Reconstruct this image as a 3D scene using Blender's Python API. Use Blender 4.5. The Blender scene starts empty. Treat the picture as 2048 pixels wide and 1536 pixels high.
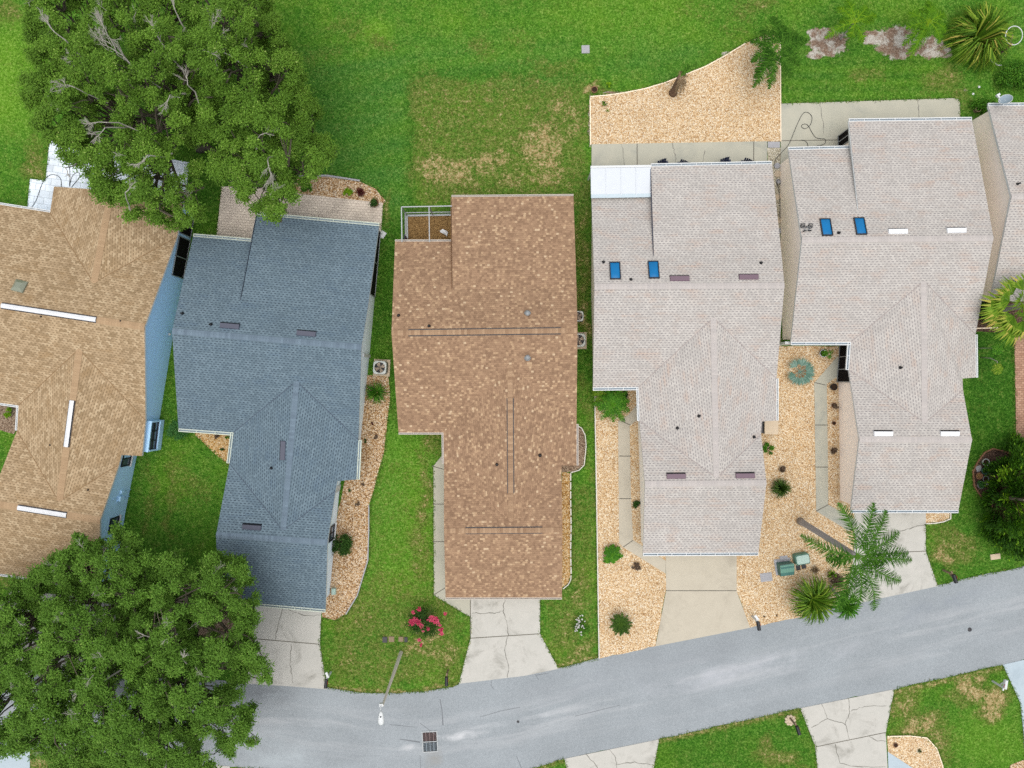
import bpy, math, random
import numpy as np
from mathutils import Vector, Matrix
from mathutils.geometry import intersect_ray_tri, tessellate_polygon

# ---------------------------------------------------------------- scene, scale and camera height
S = 0.0317          # metres per photo pixel on the ground
H = 50.0            # height of the drone above the ground
scene = bpy.context.scene
COL = scene.collection
random.seed(7)
RNG = np.random.default_rng(7)

def P(px, py, z=0.0):
    """the point at height z seen at pixel (px, py) of the photograph"""
    k = S * (1 - z / H)
    return Vector(((px - 1024) * k, (768 - py) * k, z))

def lin(c):
    return tuple(((v / 12.92) if v <= 0.04045 else ((v + 0.055) / 1.055) ** 2.4) for v in c)

def rgb(r, g, b):
    return tuple(0.70 * v for v in lin((r / 255, g / 255, b / 255))) + (1.0,)

# ---------------------------------------------------------------- material helper
def paint(r, g, b):
    return lin((r / 255, g / 255, b / 255)) + (1.0,)

# ---- material builder
class Mt:
    def __init__(self, name, rough=0.85, spec=0.25):
        self.m = bpy.data.materials.new(name)
        self.m.use_nodes = True
        self.nt = self.m.node_tree
        self.b = self.nt.nodes['Principled BSDF']
        self.b.inputs['Roughness'].default_value = rough
        self.b.inputs['Specular IOR Level'].default_value = spec
    def n(self, t, **kw):
        nd = self.nt.nodes.new('ShaderNode' + t)
        for k, v in kw.items():
            setattr(nd, k, v)
        return nd
    def put(self, sock, v):
        if v is None:
            return
        if isinstance(v, bpy.types.NodeSocket):
            self.nt.links.new(v, sock)
        else:
            sock.default_value = v
    def coord(self, kind='Object'):
        return self.n('TexCoord').outputs[kind]
    def geo(self):
        return self.n('NewGeometry').outputs['Position']
    def attr(self, name, out='Fac'):
        return self.n('Attribute', attribute_name=name).outputs[out]
    def noise(self, scale, detail=3, vec=None, rough=0.55, out=0, dist=0.0):
        nd = self.n('TexNoise')
        self.put(nd.inputs['Vector'], vec)
        nd.inputs['Scale'].default_value = scale
        nd.inputs['Detail'].default_value = detail
        nd.inputs['Roughness'].default_value = rough
        nd.inputs['Distortion'].default_value = dist
        return nd.outputs[out]
    def voro(self, scale, vec=None, feature='F1', out='Color'):
        nd = self.n('TexVoronoi', feature=feature)
        self.put(nd.inputs['Vector'], vec)
        nd.inputs['Scale'].default_value = scale
        return nd.outputs[out]
    def white(self, vec=None, w=None, dim='2D', out='Value'):
        nd = self.n('TexWhiteNoise', noise_dimensions=dim)
        if vec is not None:
            self.put(nd.inputs['Vector'], vec)
        if w is not None:
            self.put(nd.inputs['W'], w)
        return nd.outputs[out]
    def ramp(self, fac, stops, interp='LINEAR'):
        nd = self.n('ValToRGB')
        cr = nd.color_ramp
        cr.interpolation = interp
        while len(cr.elements) < len(stops):
            cr.elements.new(0.5)
        for e, (p, c) in zip(cr.elements, stops):
            e.position = p
            e.color = c if len(c) == 4 else tuple(c) + (1,)
        self.put(nd.inputs[0], fac)
        return nd.outputs[0]
    def mix(self, fac, a, b, blend='MIX'):
        nd = self.n('Mix', data_type='RGBA', blend_type=blend)
        self.put(nd.inputs[0], fac)
        self.put(nd.inputs[6], a)
        self.put(nd.inputs[7], b)
        return nd.outputs[2]
    def ma(self, op, a, b=None, c=None, clamp=False):
        nd = self.n('Math', operation=op, use_clamp=clamp)
        self.put(nd.inputs[0], a)
        self.put(nd.inputs[1], b)
        self.put(nd.inputs[2], c)
        return nd.outputs[0]
    def sstep(self, x, lo, hi, a=0.0, b=1.0):
        nd = self.n('MapRange', interpolation_type='SMOOTHSTEP')
        self.put(nd.inputs[0], x)
        nd.inputs[1].default_value = lo
        nd.inputs[2].default_value = hi
        nd.inputs[3].default_value = a
        nd.inputs[4].default_value = b
        return nd.outputs[0]
    def xyz(self, vec):
        nd = self.n('SeparateXYZ')
        self.put(nd.inputs[0], vec)
        return nd.outputs
    def comb(self, x=0.0, y=0.0, z=0.0):
        nd = self.n('CombineXYZ')
        self.put(nd.inputs[0], x); self.put(nd.inputs[1], y); self.put(nd.inputs[2], z)
        return nd.outputs[0]
    def mapping(self, vec, scale=(1, 1, 1), rot=(0, 0, 0)):
        nd = self.n('Mapping')
        self.put(nd.inputs[0], vec)
        nd.inputs['Scale'].default_value = scale
        nd.inputs['Rotation'].default_value = rot
        return nd.outputs[0]
    def bump(self, h, strength=0.5, dist=0.02):
        nd = self.n('Bump')
        nd.inputs['Strength'].default_value = strength
        nd.inputs['Distance'].default_value = dist
        self.put(nd.inputs['Height'], h)
        self.put(self.b.inputs['Normal'], nd.outputs[0])
    def col(self, c):
        self.put(self.b.inputs['Base Color'], c)
        return self
    def scalec(self, c, f):
        """multiply a colour by a scalar socket"""
        v = self.n('CombineColor')
        for i in range(3):
            self.put(v.inputs[i], f)
        return self.mix(1.0, c, v.outputs[0], 'MULTIPLY')

def plain(name, c, rough=0.6, spec=0.3, metal=0.0, var=0.12, scale=3.0):
    M = Mt(name, rough, spec)
    f = M.noise(scale, 4, M.geo())
    f2 = M.ma('ADD', M.ma('MULTIPLY', f, var * 2), 1 - var)
    M.col(M.scalec(c, f2))
    M.b.inputs['Metallic'].default_value = metal
    return M.m

def shingle(name, cols, dash, dashcol, w=0.235, h=0.142, blocky=False, weather=None):
    """laminated asphalt shingles laid out on the UV map (metres along and up the slope)"""
    M = Mt(name, 0.92, 0.15)
    uv = M.xyz(M.coord('UV'))
    v = M.ma('DIVIDE', uv[1], h)
    row = M.ma('FLOOR', v)
    fy = M.ma('FRACT', v)
    rr = M.white(w=row, dim='1D')
    x = M.ma('ADD', M.ma('DIVIDE', uv[0], w), M.ma('ADD', M.ma('MULTIPLY', row, 0.5), M.ma('MULTIPLY', rr, 0.35 if not blocky else 3.0)))
    cell = M.ma('FLOOR', x)
    fx = M.ma('FRACT', x)
    rc = M.white(M.comb(cell, row))
    rc2 = M.white(M.comb(cell, M.ma('ADD', row, 51.3)))
    c = M.ramp(rc, cols, 'CONSTANT' if blocky else 'LINEAR')
    # broad colour blends between bundles and streaks down the slope
    big = M.noise(0.35, 4, M.comb(uv[0], M.ma('MULTIPLY', uv[1], 2.2)))
    fine = M.noise(9.0, 3, M.geo())
    strk = M.noise(1.0, 4, M.comb(M.ma('MULTIPLY', uv[0], 1.7), M.ma('MULTIPLY', uv[1], 0.22), 3.0), 0.6)
    f = M.ma('ADD', M.ma('MULTIPLY', big, 0.22), M.ma('ADD', M.ma('MULTIPLY', fine, 0.12), M.ma('MULTIPLY', strk, 0.16)))
    c = M.scalec(c, M.ma('ADD', f, 0.75))
    if weather is not None:
        wn = M.noise(0.9, 4, M.comb(uv[0], M.ma('MULTIPLY', uv[1], 1.6), 7.0))
        band = M.white(M.comb(M.ma('FLOOR', M.ma('DIVIDE', uv[0], 0.9)), row))
        wf = M.ma('MULTIPLY', M.sstep(wn, 0.45, 0.72), M.ma('MULTIPLY', band, 0.8))
        c = M.mix(wf, c, weather)
    if blocky:
        dm = M.ma('MULTIPLY', M.ma('LESS_THAN', fy, 0.20), M.ma('ADD', M.ma('MULTIPLY', rc2, 0.8), 0.25))
        dm = M.ma('MAXIMUM', dm, M.ma('MULTIPLY', M.ma('LESS_THAN', fx, 0.10), 0.35))
    else:
        jit = M.ma('ADD', M.ma('MULTIPLY', rc2, 0.20), 0.44)
        dm = M.ma('MULTIPLY', M.ma('LESS_THAN', fy, 0.36), M.ma('LESS_THAN', fx, jit))
        dm = M.ma('MULTIPLY', dm, M.ma('ADD', M.ma('MULTIPLY', rc, 0.35), 0.65))
        dm = M.ma('MAXIMUM', dm, M.ma('MULTIPLY', M.ma('LESS_THAN', fy, 0.14), 0.10))
    c = M.mix(M.ma('MULTIPLY', dm, dash), c, dashcol)  # dark dashes: shadow lines of the shingle tabs drawn into the colour
    M.col(c)
    M.bump(M.ma('MULTIPLY', dm, -1.0), 0.35, 0.01)
    return M.m

# ---------------------------------------------------------------- mesh builder
class MB:
    def __init__(s):
        s.v = []; s.f = []; s.mi = []; s.uv = []; s.t = []
    def add(s, vs, fs, mi=0, uvs=None, t=0.5):
        o = len(s.v)
        s.v.extend([tuple(x) for x in vs])
        for k, f in enumerate(fs):
            s.f.append([i + o for i in f])
            s.mi.append(mi); s.t.append(t)
            s.uv.append(uvs[k] if uvs else None)
    def box(s, c, d, rz=0.0, mi=0, M=None):
        """box centred at c with size d"""
        x, y, z = d[0] / 2, d[1] / 2, d[2] / 2
        vs = [Vector((a, b, e)) for e in (-z, z) for a, b in ((-x, -y), (x, -y), (x, y), (-x, y))]
        R = M if M is not None else Matrix.Rotation(rz, 3, 'Z')
        vs = [R @ q + Vector(c) for q in vs]
        s.add(vs, [(3, 2, 1, 0), (4, 5, 6, 7), (0, 1, 5, 4), (1, 2, 6, 5), (2, 3, 7, 6), (3, 0, 4, 7)], mi)
    def bar(s, a, b, w, h, mi=0, up=Vector((0, 0, 1))):
        a, b = Vector(a), Vector(b)
        d = (b - a)
        L = d.length
        if L < 1e-6:
            return
        x = d / L
        y = up.cross(x)
        if y.length < 1e-4:
            y = Vector((1, 0, 0)).cross(x)
        y.normalize()
        z = x.cross(y)
        R = Matrix((x, y, z)).transposed()
        s.box((a + b) / 2, (L, w, h), M=R, mi=mi)
    def tube(s, pts, r, n=6, mi=0, cap=True, t=0.5):
        pts = [Vector(p) for p in pts]
        m = len(pts)
        rs = r if isinstance(r, (list, tuple)) else [r] * m
        vs = []
        ref = Vector((0, 0, 1))
        for i, p in enumerate(pts):
            d = (pts[min(i + 1, m - 1)] - pts[max(i - 1, 0)])
            if d.length < 1e-7:
                d = Vector((0, 0, 1))
            d.normalize()
            u = d.cross(ref)
            if u.length < 0.05:
                u = d.cross(Vector((1, 0, 0)))
            u.normalize()
            w = d.cross(u)
            for k in range(n):
                a = 2 * math.pi * k / n
                vs.append(p + (u * math.cos(a) + w * math.sin(a)) * rs[i])
        fs = []
        for i in range(m - 1):
            for k in range(n):
                fs.append((i * n + k, i * n + (k + 1) % n, (i + 1) * n + (k + 1) % n, (i + 1) * n + k))
        if cap:
            fs.append(tuple(reversed(range(n))))
            fs.append(tuple((m - 1) * n + k for k in range(n)))
        s.add(vs, fs, mi, t=t)
    def lathe(s, c, prof, n=20, mi=0, sq=None):
        """profile of (radius, z) turned about the vertical through c"""
        vs = []
        for r, z in prof:
            for k in range(n):
                a = 2 * math.pi * k / n
                vs.append(Vector(c) + Vector((r * math.cos(a), r * math.sin(a), z)))
        fs = []
        for i in range(len(prof) - 1):
            for k in range(n):
                fs.append((i * n + k, i * n + (k + 1) % n, (i + 1) * n + (k + 1) % n, (i + 1) * n + k))
        s.add(vs, fs, mi)
    def disc(s, c, r, n=20, mi=0):
        s.add([Vector(c) + Vector((r * math.cos(2 * math.pi * k / n), r * math.sin(2 * math.pi * k / n), 0)) for k in range(n)], [tuple(range(n))], mi)
    def prism(s, pts, z0, z1, mi=0, side=None):
        """horizontal polygon with vertical sides"""
        pts = [(p[0], p[1]) for p in pts]
        area = sum(pts[i][0] * pts[(i + 1) % len(pts)][1] - pts[(i + 1) % len(pts)][0] * pts[i][1] for i in range(len(pts)))
        if area < 0:
            pts = pts[::-1]
        n = len(pts)
        vs = [Vector((x, y, z1)) for x, y in pts]
        tris = tessellate_polygon([vs])
        tris = [tuple(t) for t in tris]
        out = []
        for t in tris:
            a, b, c = (vs[i] for i in t)
            out.append(t if (b - a).cross(c - a).z > 0 else t[::-1])
        s.add(vs, out, mi)
        low = [Vector((x, y, z0)) for x, y in pts]
        s.add(low + vs, [(i, (i + 1) % n, n + (i + 1) % n, n + i) for i in range(n)], mi if side is None else side)
    def ribbon(s, pts, w, z, mi=0, jitter=0.0):
        """thin flat strip lying on the ground"""
        pts = [Vector((p[0], p[1], z)) for p in pts]
        L, R = [], []
        for i, p in enumerate(pts):
            d = pts[min(i + 1, len(pts) - 1)] - pts[max(i - 1, 0)]
            d.normalize()
            nrm = Vector((-d.y, d.x, 0))
            ww = w * (1 + random.uniform(-jitter, jitter)) / 2
            L.append(p + nrm * ww); R.append(p - nrm * ww)
        n = len(pts)
        s.add(L + R, [(n + i, n + i + 1, i + 1, i) for i in range(n - 1)], mi)
    def build(s, name, mats, parent=None, smooth=False):
        me = bpy.data.meshes.new(name)
        me.from_pydata(s.v, [], s.f)
        mats = mats if isinstance(mats, (list, tuple)) else [mats]
        for m in mats:
            me.materials.append(m)
        me.polygons.foreach_set('material_index', s.mi)
        if any(u is not None for u in s.uv):
            lay = me.uv_layers.new(name='UVMap')
            k = 0
            for f, u in zip(s.f, s.uv):
                for i in range(len(f)):
                    lay.data[k].uv = u[i] if u is not None else (0, 0)
                    k += 1
        if any(abs(t - 0.5) > 1e-6 for t in s.t):
            a = me.attributes.new('tint', 'FLOAT', 'FACE')
            a.data.foreach_set('value', s.t)
        if smooth:
            me.polygons.foreach_set('use_smooth', [True] * len(me.polygons))
        me.update()
        o = bpy.data.objects.new(name, me)
        COL.objects.link(o)
        if parent is not None:
            o.parent = parent
            o.matrix_parent_inverse = Matrix.Translation(-world_loc(parent))
        return o

def world_loc(o):
    l = Vector((0, 0, 0))
    while o is not None:
        l += Vector(o.location)
        if o.parent is not None:
            l += o.matrix_parent_inverse.translation
        o = o.parent
    return l

def tag(o, label=None, cat=None, group=None, kind=None):
    if label: o['label'] = label
    if cat: o['category'] = cat
    if group: o['group'] = group
    if kind: o['kind'] = kind
    return o

def thing(name, loc, label, cat, group=None):
    o = bpy.data.objects.new(name, None)
    o.empty_display_size = 0.3
    COL.objects.link(o)
    o.location = loc
    return tag(o, label, cat, group)

def copy_tree(o, parent=None):
    c = o.copy()
    COL.objects.link(c)
    if parent is not None:
        c.parent = parent
    for ch in list(o.children):
        copy_tree(ch, c)
    return c
# ---------------------------------------------------------------- materials
WHITE = plain('white_paint', paint(190, 193, 193), 0.45, 0.4, var=0.06)
GUTTER_G = plain('algae_gutter', rgb(205, 214, 198), 0.5, 0.35, var=0.2, scale=2.5)
GUTTER_B = plain('grey_gutter', rgb(190, 180, 168), 0.5, 0.35, var=0.1)
DARKM = plain('dark_metal', rgb(45, 45, 50), 0.5, 0.4)
BLACK = plain('black_plastic', rgb(26, 28, 34), 0.45, 0.4)
NAVY = plain('navy_resin', rgb(30, 38, 66), 0.5, 0.35)
SCREEN = plain('black_screen', rgb(22, 19, 19), 0.85, 0.1)
GREYM = plain('grey_aluminium', rgb(165, 170, 172), 0.45, 0.5, 0.3)
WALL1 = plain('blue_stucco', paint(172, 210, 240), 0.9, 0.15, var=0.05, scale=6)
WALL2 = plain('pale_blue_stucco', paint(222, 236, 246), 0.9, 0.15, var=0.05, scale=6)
WALL3 = plain('cream_stucco', paint(226, 208, 184), 0.9, 0.15, var=0.05, scale=6)
WALL4 = plain('white_stucco', paint(238, 236, 228), 0.9, 0.15, var=0.05, scale=6)
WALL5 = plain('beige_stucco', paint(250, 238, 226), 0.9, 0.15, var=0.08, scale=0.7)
PANE = plain('window_glass', rgb(70, 84, 104), 0.08, 0.6, var=0.2, scale=1.5)
SKYBLUE = plain('blue_skylight_glass', rgb(0, 116, 178), 0.3, 0.4, var=0.25, scale=1.3)
VENT_D = plain('slate_vent_metal', rgb(70, 74, 92), 0.5, 0.4)
VENT_P = plain('plum_vent_metal', rgb(112, 88, 102), 0.5, 0.4)
VENT_W = plain('white_vent_metal', rgb(232, 234, 236), 0.4, 0.4)
TEAL = plain('green_utility_paint', rgb(104, 152, 134), 0.5, 0.35, var=0.1, scale=2)
TEAL_D = plain('dark_green_utility_paint', rgb(72, 120, 112), 0.5, 0.35)
TEAL_L = plain('faded_green_utility_paint', rgb(176, 202, 190), 0.5, 0.35, var=0.15, scale=3)
WOOD = plain('weathered_wood', rgb(150, 132, 108), 0.9, 0.1, var=0.25, scale=12)
SLAB = plain('grey_slab', rgb(176, 176, 180), 0.9, 0.15, var=0.2, scale=9)
BEIGE = plain('beige_slab', rgb(214, 196, 170), 0.9, 0.15, var=0.15, scale=8)
TERRA = plain('terracotta', rgb(150, 110, 86), 0.85, 0.15, var=0.15, scale=9)
SOIL = plain('dark_soil', rgb(62, 48, 38), 1.0, 0.05, var=0.4, scale=25)
FAN = plain('tan_fan_metal', rgb(196, 176, 154), 0.5, 0.4)
ROPE = plain('black_hose', rgb(52, 56, 58), 0.6, 0.3)

def stone_mat(name, scale, stops, gap=None):
    scale *= 1.75
    M = Mt(name, 0.9, 0.2)
    g = M.geo()
    d = M.noise(2.0, 2, g, out=1)
    vec = M.mix(0.02, g, d, 'ADD')
    c = M.ramp(M.xyz(M.voro(scale, vec))[0], stops)
    dist = M.voro(scale, vec, out='Distance')
    big = M.noise(0.5, 4, g)
    c = M.scalec(c, M.ma('ADD', M.ma('MULTIPLY', big, 0.3), 0.84))
    c = M.mix(M.ma('MULTIPLY', M.sstep(dist, 0.50, 0.85), 0.8), c, gap or rgb(120, 84, 50))
    M.col(c)
    M.bump(M.ma('SUBTRACT', 1.0, dist), 0.5, 0.02)
    return M.m
GRAVEL = stone_mat('tan_river_gravel', 11.0, [(0.0, rgb(176, 136, 92)), (0.2, rgb(208, 172, 126)), (0.5, rgb(224, 196, 154)), (0.8, rgb(236, 216, 182)), (1.0, rgb(246, 236, 214))], rgb(140, 106, 68))
GRAVEL_B = stone_mat('brown_gravel', 10.0, [(0.0, rgb(128, 92, 58)), (0.3, rgb(184, 144, 98)), (0.6, rgb(212, 180, 138)), (1.0, rgb(240, 224, 200))], rgb(96, 70, 46))
GRAVEL_C = stone_mat('golden_gravel', 10.0, [(0.0, rgb(150, 104, 44)), (0.3, rgb(196, 152, 88)), (0.6, rgb(216, 180, 124)), (1.0, rgb(236, 216, 180))], rgb(116, 82, 40))
MULCH = stone_mat('brown_mulch', 20.0, [(0.0, rgb(84, 62, 34)), (0.5, rgb(146, 112, 66)), (1.0, rgb(190, 156, 104))], rgb(52, 38, 22))
MULCH_D = stone_mat('dark_mulch', 12.0, [(0.0, rgb(52, 40, 34)), (0.6, rgb(96, 72, 58)), (1.0, rgb(140, 112, 96))], rgb(34, 26, 22))
MULCH_P = stone_mat('pink_brown_mulch', 12.0, [(0.0, rgb(104, 82, 64)), (0.5, rgb(150, 126, 104)), (1.0, rgb(196, 176, 152))], rgb(70, 54, 42))
PEBBLE = stone_mat('pale_pebbles', 9.0, [(0.0, rgb(150, 140, 118)), (0.5, rgb(200, 192, 168)), (1.0, rgb(228, 222, 204))], rgb(120, 108, 84))

def concrete(name, c0, c1, stain, amount=0.6, sc=0.45):
    M = Mt(name, 0.92, 0.15)
    g = M.geo()
    c = M.mix(M.noise(1.2, 5, g), c0, c1)
    n2 = M.noise(sc, 5, g, 0.65, dist=0.6)
    c = M.mix(M.ma('MULTIPLY', M.sstep(n2, 0.5, 0.75), amount), c, stain)
    n3 = M.noise(14, 3, g)
    c = M.scalec(c, M.ma('ADD', M.ma('MULTIPLY', n3, 0.22), 0.89))
    M.col(c)
    M.bump(n3, 0.2, 0.005)
    return M.m
CONC = concrete('worn_concrete', rgb(190, 189, 181), rgb(210, 207, 199), rgb(144, 142, 133), 0.8, 0.6)
CONC_B = concrete('beige_concrete', rgb(192, 184, 166), rgb(206, 198, 180), rgb(162, 154, 138), 0.6, 0.4)
CONC_G = concrete('patio_concrete', rgb(176, 176, 162), rgb(200, 196, 178), rgb(140, 146, 142), 0.7, 0.35)
CONC_W = concrete('bluish_concrete', rgb(176, 194, 204), rgb(196, 208, 214), rgb(150, 166, 176), 0.5)
ROADCRACK = plain('road_crack', rgb(126, 130, 134), 1, 0.0)
CRACK = plain('crack', rgb(134, 132, 124), 1, 0.0)
JOINT = plain('joint', rgb(118, 114, 104), 1, 0.0)

def paver(name, cols, mortar, w=0.2, h=0.1, rot=0.0):
    M = Mt(name, 0.9, 0.15)
    vec = M.mapping(M.geo(), rot=(0, 0, rot))
    nd = M.n('TexBrick')
    M.put(nd.inputs['Vector'], vec)
    nd.inputs['Scale'].default_value = 1
    nd.inputs['Brick Width'].default_value = w
    nd.inputs['Row Height'].default_value = h
    nd.inputs['Mortar Size'].default_value = 0.012
    nd.inputs['Mortar Smooth'].default_value = 0.2
    nd.inputs['Color1'].default_value = cols[0]
    nd.inputs['Color2'].default_value = cols[1]
    nd.inputs['Mortar'].default_value = mortar
    big = M.noise(0.6, 5, M.geo(), 0.65)
    c = M.scalec(nd.outputs[0], M.ma('ADD', M.ma('MULTIPLY', M.sstep(big, 0.4, 0.75), -0.32), 1.02))
    M.col(c)
    M.bump(nd.outputs[1], -0.3, 0.01)
    return M.m
PAVER_W = paver('white_pavers', (paint(222, 230, 236), paint(206, 215, 223)), rgb(180, 188, 194), 0.62, 0.42, 0.14)
PAVER_T = paver('tan_pavers', (rgb(244, 230, 212), rgb(226, 212, 196)), rgb(178, 164, 150), 0.24, 0.17, 0.07)
PAVER_R = paver('red_brick_pavers', (rgb(196, 158, 134), rgb(170, 130, 108)), rgb(128, 98, 82), 0.24, 0.14, 0.0)

# grass: green tone, gap shade, dry patches and bare earth follow attributes on the lawn mesh
def grass_mat():
    M = Mt('lawn_grass', 0.95, 0.1)
    g = M.geo()
    fine = M.noise(8, 4, g, 0.9)
    tuft = M.noise(3.2, 6, g, 0.85)
    mid = M.noise(1.3, 6, g, 0.75)
    big = M.noise(0.22, 4, g, 0.6)
    grain = M.ma('SUBTRACT', M.xyz(M.voro(13, g))[0], .5)
    f = M.ma('ADD', M.ma('ADD', M.ma('MULTIPLY', fine, 0.6), M.ma('MULTIPLY', tuft, 0.4)), M.ma('MULTIPLY', grain, 0.16))
    def tone(a, b, c, d):
        return M.ramp(f, [(0.34, a), (0.46, b), (0.54, c), (0.68, d)])
    c = tone(rgb(42, 84, 18), rgb(66, 118, 30), rgb(84, 138, 40), rgb(136, 176, 78))
    c = M.mix(M.ma('MULTIPLY', M.sstep(mid, 0.45, 0.68), 0.45), c, tone(rgb(70, 94, 30), rgb(104, 128, 48), rgb(128, 150, 66), rgb(168, 180, 108)))
    c = M.mix(M.ma('MULTIPLY', M.sstep(big, 0.45, 0.68), 0.45), c, tone(rgb(66, 102, 14), rgb(94, 138, 26), rgb(116, 158, 40), rgb(162, 188, 82)))
    c = M.mix(M.ma('MULTIPLY', M.attr('cool'), 0.75), c, tone(rgb(36, 80, 28), rgb(60, 114, 42), rgb(80, 132, 56), rgb(130, 168, 94)))
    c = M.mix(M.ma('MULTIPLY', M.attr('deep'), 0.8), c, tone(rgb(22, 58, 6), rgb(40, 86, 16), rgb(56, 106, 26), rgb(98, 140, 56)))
    c = M.mix(M.ma('MULTIPLY', M.attr('lime'), 0.7), c, tone(rgb(80, 128, 20), rgb(106, 154, 36), rgb(126, 174, 54), rgb(168, 202, 96)))
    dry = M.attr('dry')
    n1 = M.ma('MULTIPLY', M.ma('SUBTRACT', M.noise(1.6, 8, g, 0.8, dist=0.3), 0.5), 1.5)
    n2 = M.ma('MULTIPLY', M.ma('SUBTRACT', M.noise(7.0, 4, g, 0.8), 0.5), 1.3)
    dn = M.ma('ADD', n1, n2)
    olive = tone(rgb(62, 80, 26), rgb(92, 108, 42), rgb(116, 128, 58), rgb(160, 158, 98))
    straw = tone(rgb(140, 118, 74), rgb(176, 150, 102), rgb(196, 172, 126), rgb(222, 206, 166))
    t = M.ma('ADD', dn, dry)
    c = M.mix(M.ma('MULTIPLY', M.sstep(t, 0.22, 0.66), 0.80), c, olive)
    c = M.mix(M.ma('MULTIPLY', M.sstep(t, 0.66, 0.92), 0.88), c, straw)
    dirt = M.attr('dirt')
    td = M.ma('ADD', M.ma('MULTIPLY', M.ma('SUBTRACT', M.noise(2.2, 6, g, 0.75), .5), 1.3), dirt)
    sand = M.noise(1.4, 4, g, 0.7)
    earth = M.mix(M.sstep(sand, .45, .6), M.ramp(M.noise(9, 4, g, 0.8), [(0.3, rgb(96, 74, 60)), (0.5, rgb(146, 122, 104)), (0.7, rgb(190, 172, 154))]), M.ramp(f, [(0.3, rgb(160, 152, 138)), (0.5, rgb(200, 194, 182)), (0.7, rgb(226, 222, 214))]))
    c = M.mix(M.sstep(td, 0.42, 0.56), c, earth)
    c = M.scalec(c, 0.90)
    M.col(c)
    M.bump(M.ma('ADD', fine, M.ma('MULTIPLY', tuft, 0.8)), 0.6, 0.05)
    return M.m
GRASS = grass_mat()

def road_mat():
    M = Mt('worn_asphalt', 0.9, 0.2)
    g = M.geo()
    uv = M.xyz(M.coord('UV'))
    fine = M.noise(22, 2, g, 0.8)
    c = M.ramp(fine, [(0.25, rgb(134, 140, 144)), (0.5, rgb(156, 163, 167)), (0.75, rgb(178, 184, 188))])
    big = M.noise(0.28, 5, g, 0.6)
    c = M.scalec(c, M.ma('ADD', M.ma('MULTIPLY', big, 0.42), 0.78))
    # pale wear along the crown of the road, drawn out in the direction of travel
    sv = M.comb(M.ma('MULTIPLY', uv[0], 0.10), M.ma('MULTIPLY', uv[1], 7.0))
    st = M.noise(1.0, 5, sv, 0.65, dist=0.3)
    bell = M.ma('SUBTRACT', 1.0, M.ma('MULTIPLY', M.ma('ABSOLUTE', M.ma('SUBTRACT', uv[1], 0.5)), 2.6), clamp=True)
    wear = M.ma('MULTIPLY', M.sstep(st, 0.44, 0.68), bell)
    c = M.mix(M.ma('MULTIPLY', wear, 0.5), c, rgb(196, 198, 200))
    def blot(u0, v0, ru, rv, col, k, sc):
        du = M.ma('DIVIDE', M.ma('SUBTRACT', uv[0], u0), ru); dv = M.ma('DIVIDE', M.ma('SUBTRACT', uv[1], v0), rv)
        m = M.ma('SUBTRACT', 1.0, M.ma('ADD', M.ma('MULTIPLY', du, du), M.ma('MULTIPLY', dv, dv)), clamp=True)
        nn = M.sstep(M.noise(sc, 6, M.comb(M.ma('MULTIPLY', uv[0], .30), M.ma('MULTIPLY', uv[1], 3.2), float(v0)), 0.72, dist=0.4), .36, .70)
        return M.mix(M.ma('MULTIPLY', M.ma('MULTIPLY', m, nn), k), c, col)
    for q in ((29.1, .54, 2.2, .05, rgb(212, 214, 216), .9, 2.2), (26.1, .63, .9, .05, rgb(206, 208, 210), .7, 2.2), (19.0, .80, 7.0, .35, rgb(190, 200, 204), .55, .7), (32.5, .47, 5.5, .035, rgb(196, 199, 202), .6, 1.6), (48.0, .46, 9.0, .16, rgb(198, 200, 206), .55, 1.2),
              (16.2, .10, 3.0, .22, rgb(112, 114, 118), .6, 3.0), (27.5, .78, .7, .22, rgb(150, 146, 138), .6, 2.0), (57, .2, 7, .2, rgb(138, 146, 156), .6, .6), (40, .2, 8, .25, rgb(146, 150, 156), .5, .6)):
        c = blot(*q)
    M.col(c)
    M.bump(fine, 0.35, 0.01)
    return M.m
ROAD = road_mat()
PALE_MARK = plain('pale_wear', rgb(182, 186, 188), 0.95, 0.1, var=0.3, scale=8)

# ---------------------------------------------------------------- lawn (one sheet out to the horizon)
def ell(X, Y, cx, cy, rx, ry, k, soft=0.5, rot=0.0):
    ca, sa = math.cos(rot), math.sin(rot)
    u = ((X - cx) * ca + (Y - cy) * sa) / rx
    v = (-(X - cx) * sa + (Y - cy) * ca) / ry
    d = np.sqrt(u * u + v * v)
    return k * np.clip((1 + soft - d) / (2 * soft), 0, 1)
def rect(X, Y, x0, y0, x1, y1, k, soft=12.0):
    d = np.minimum(np.minimum(X - x0, x1 - X), np.minimum(Y - y0, y1 - Y))
    return k * np.clip(0.5 + d / (2 * soft), 0, 1)

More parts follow.
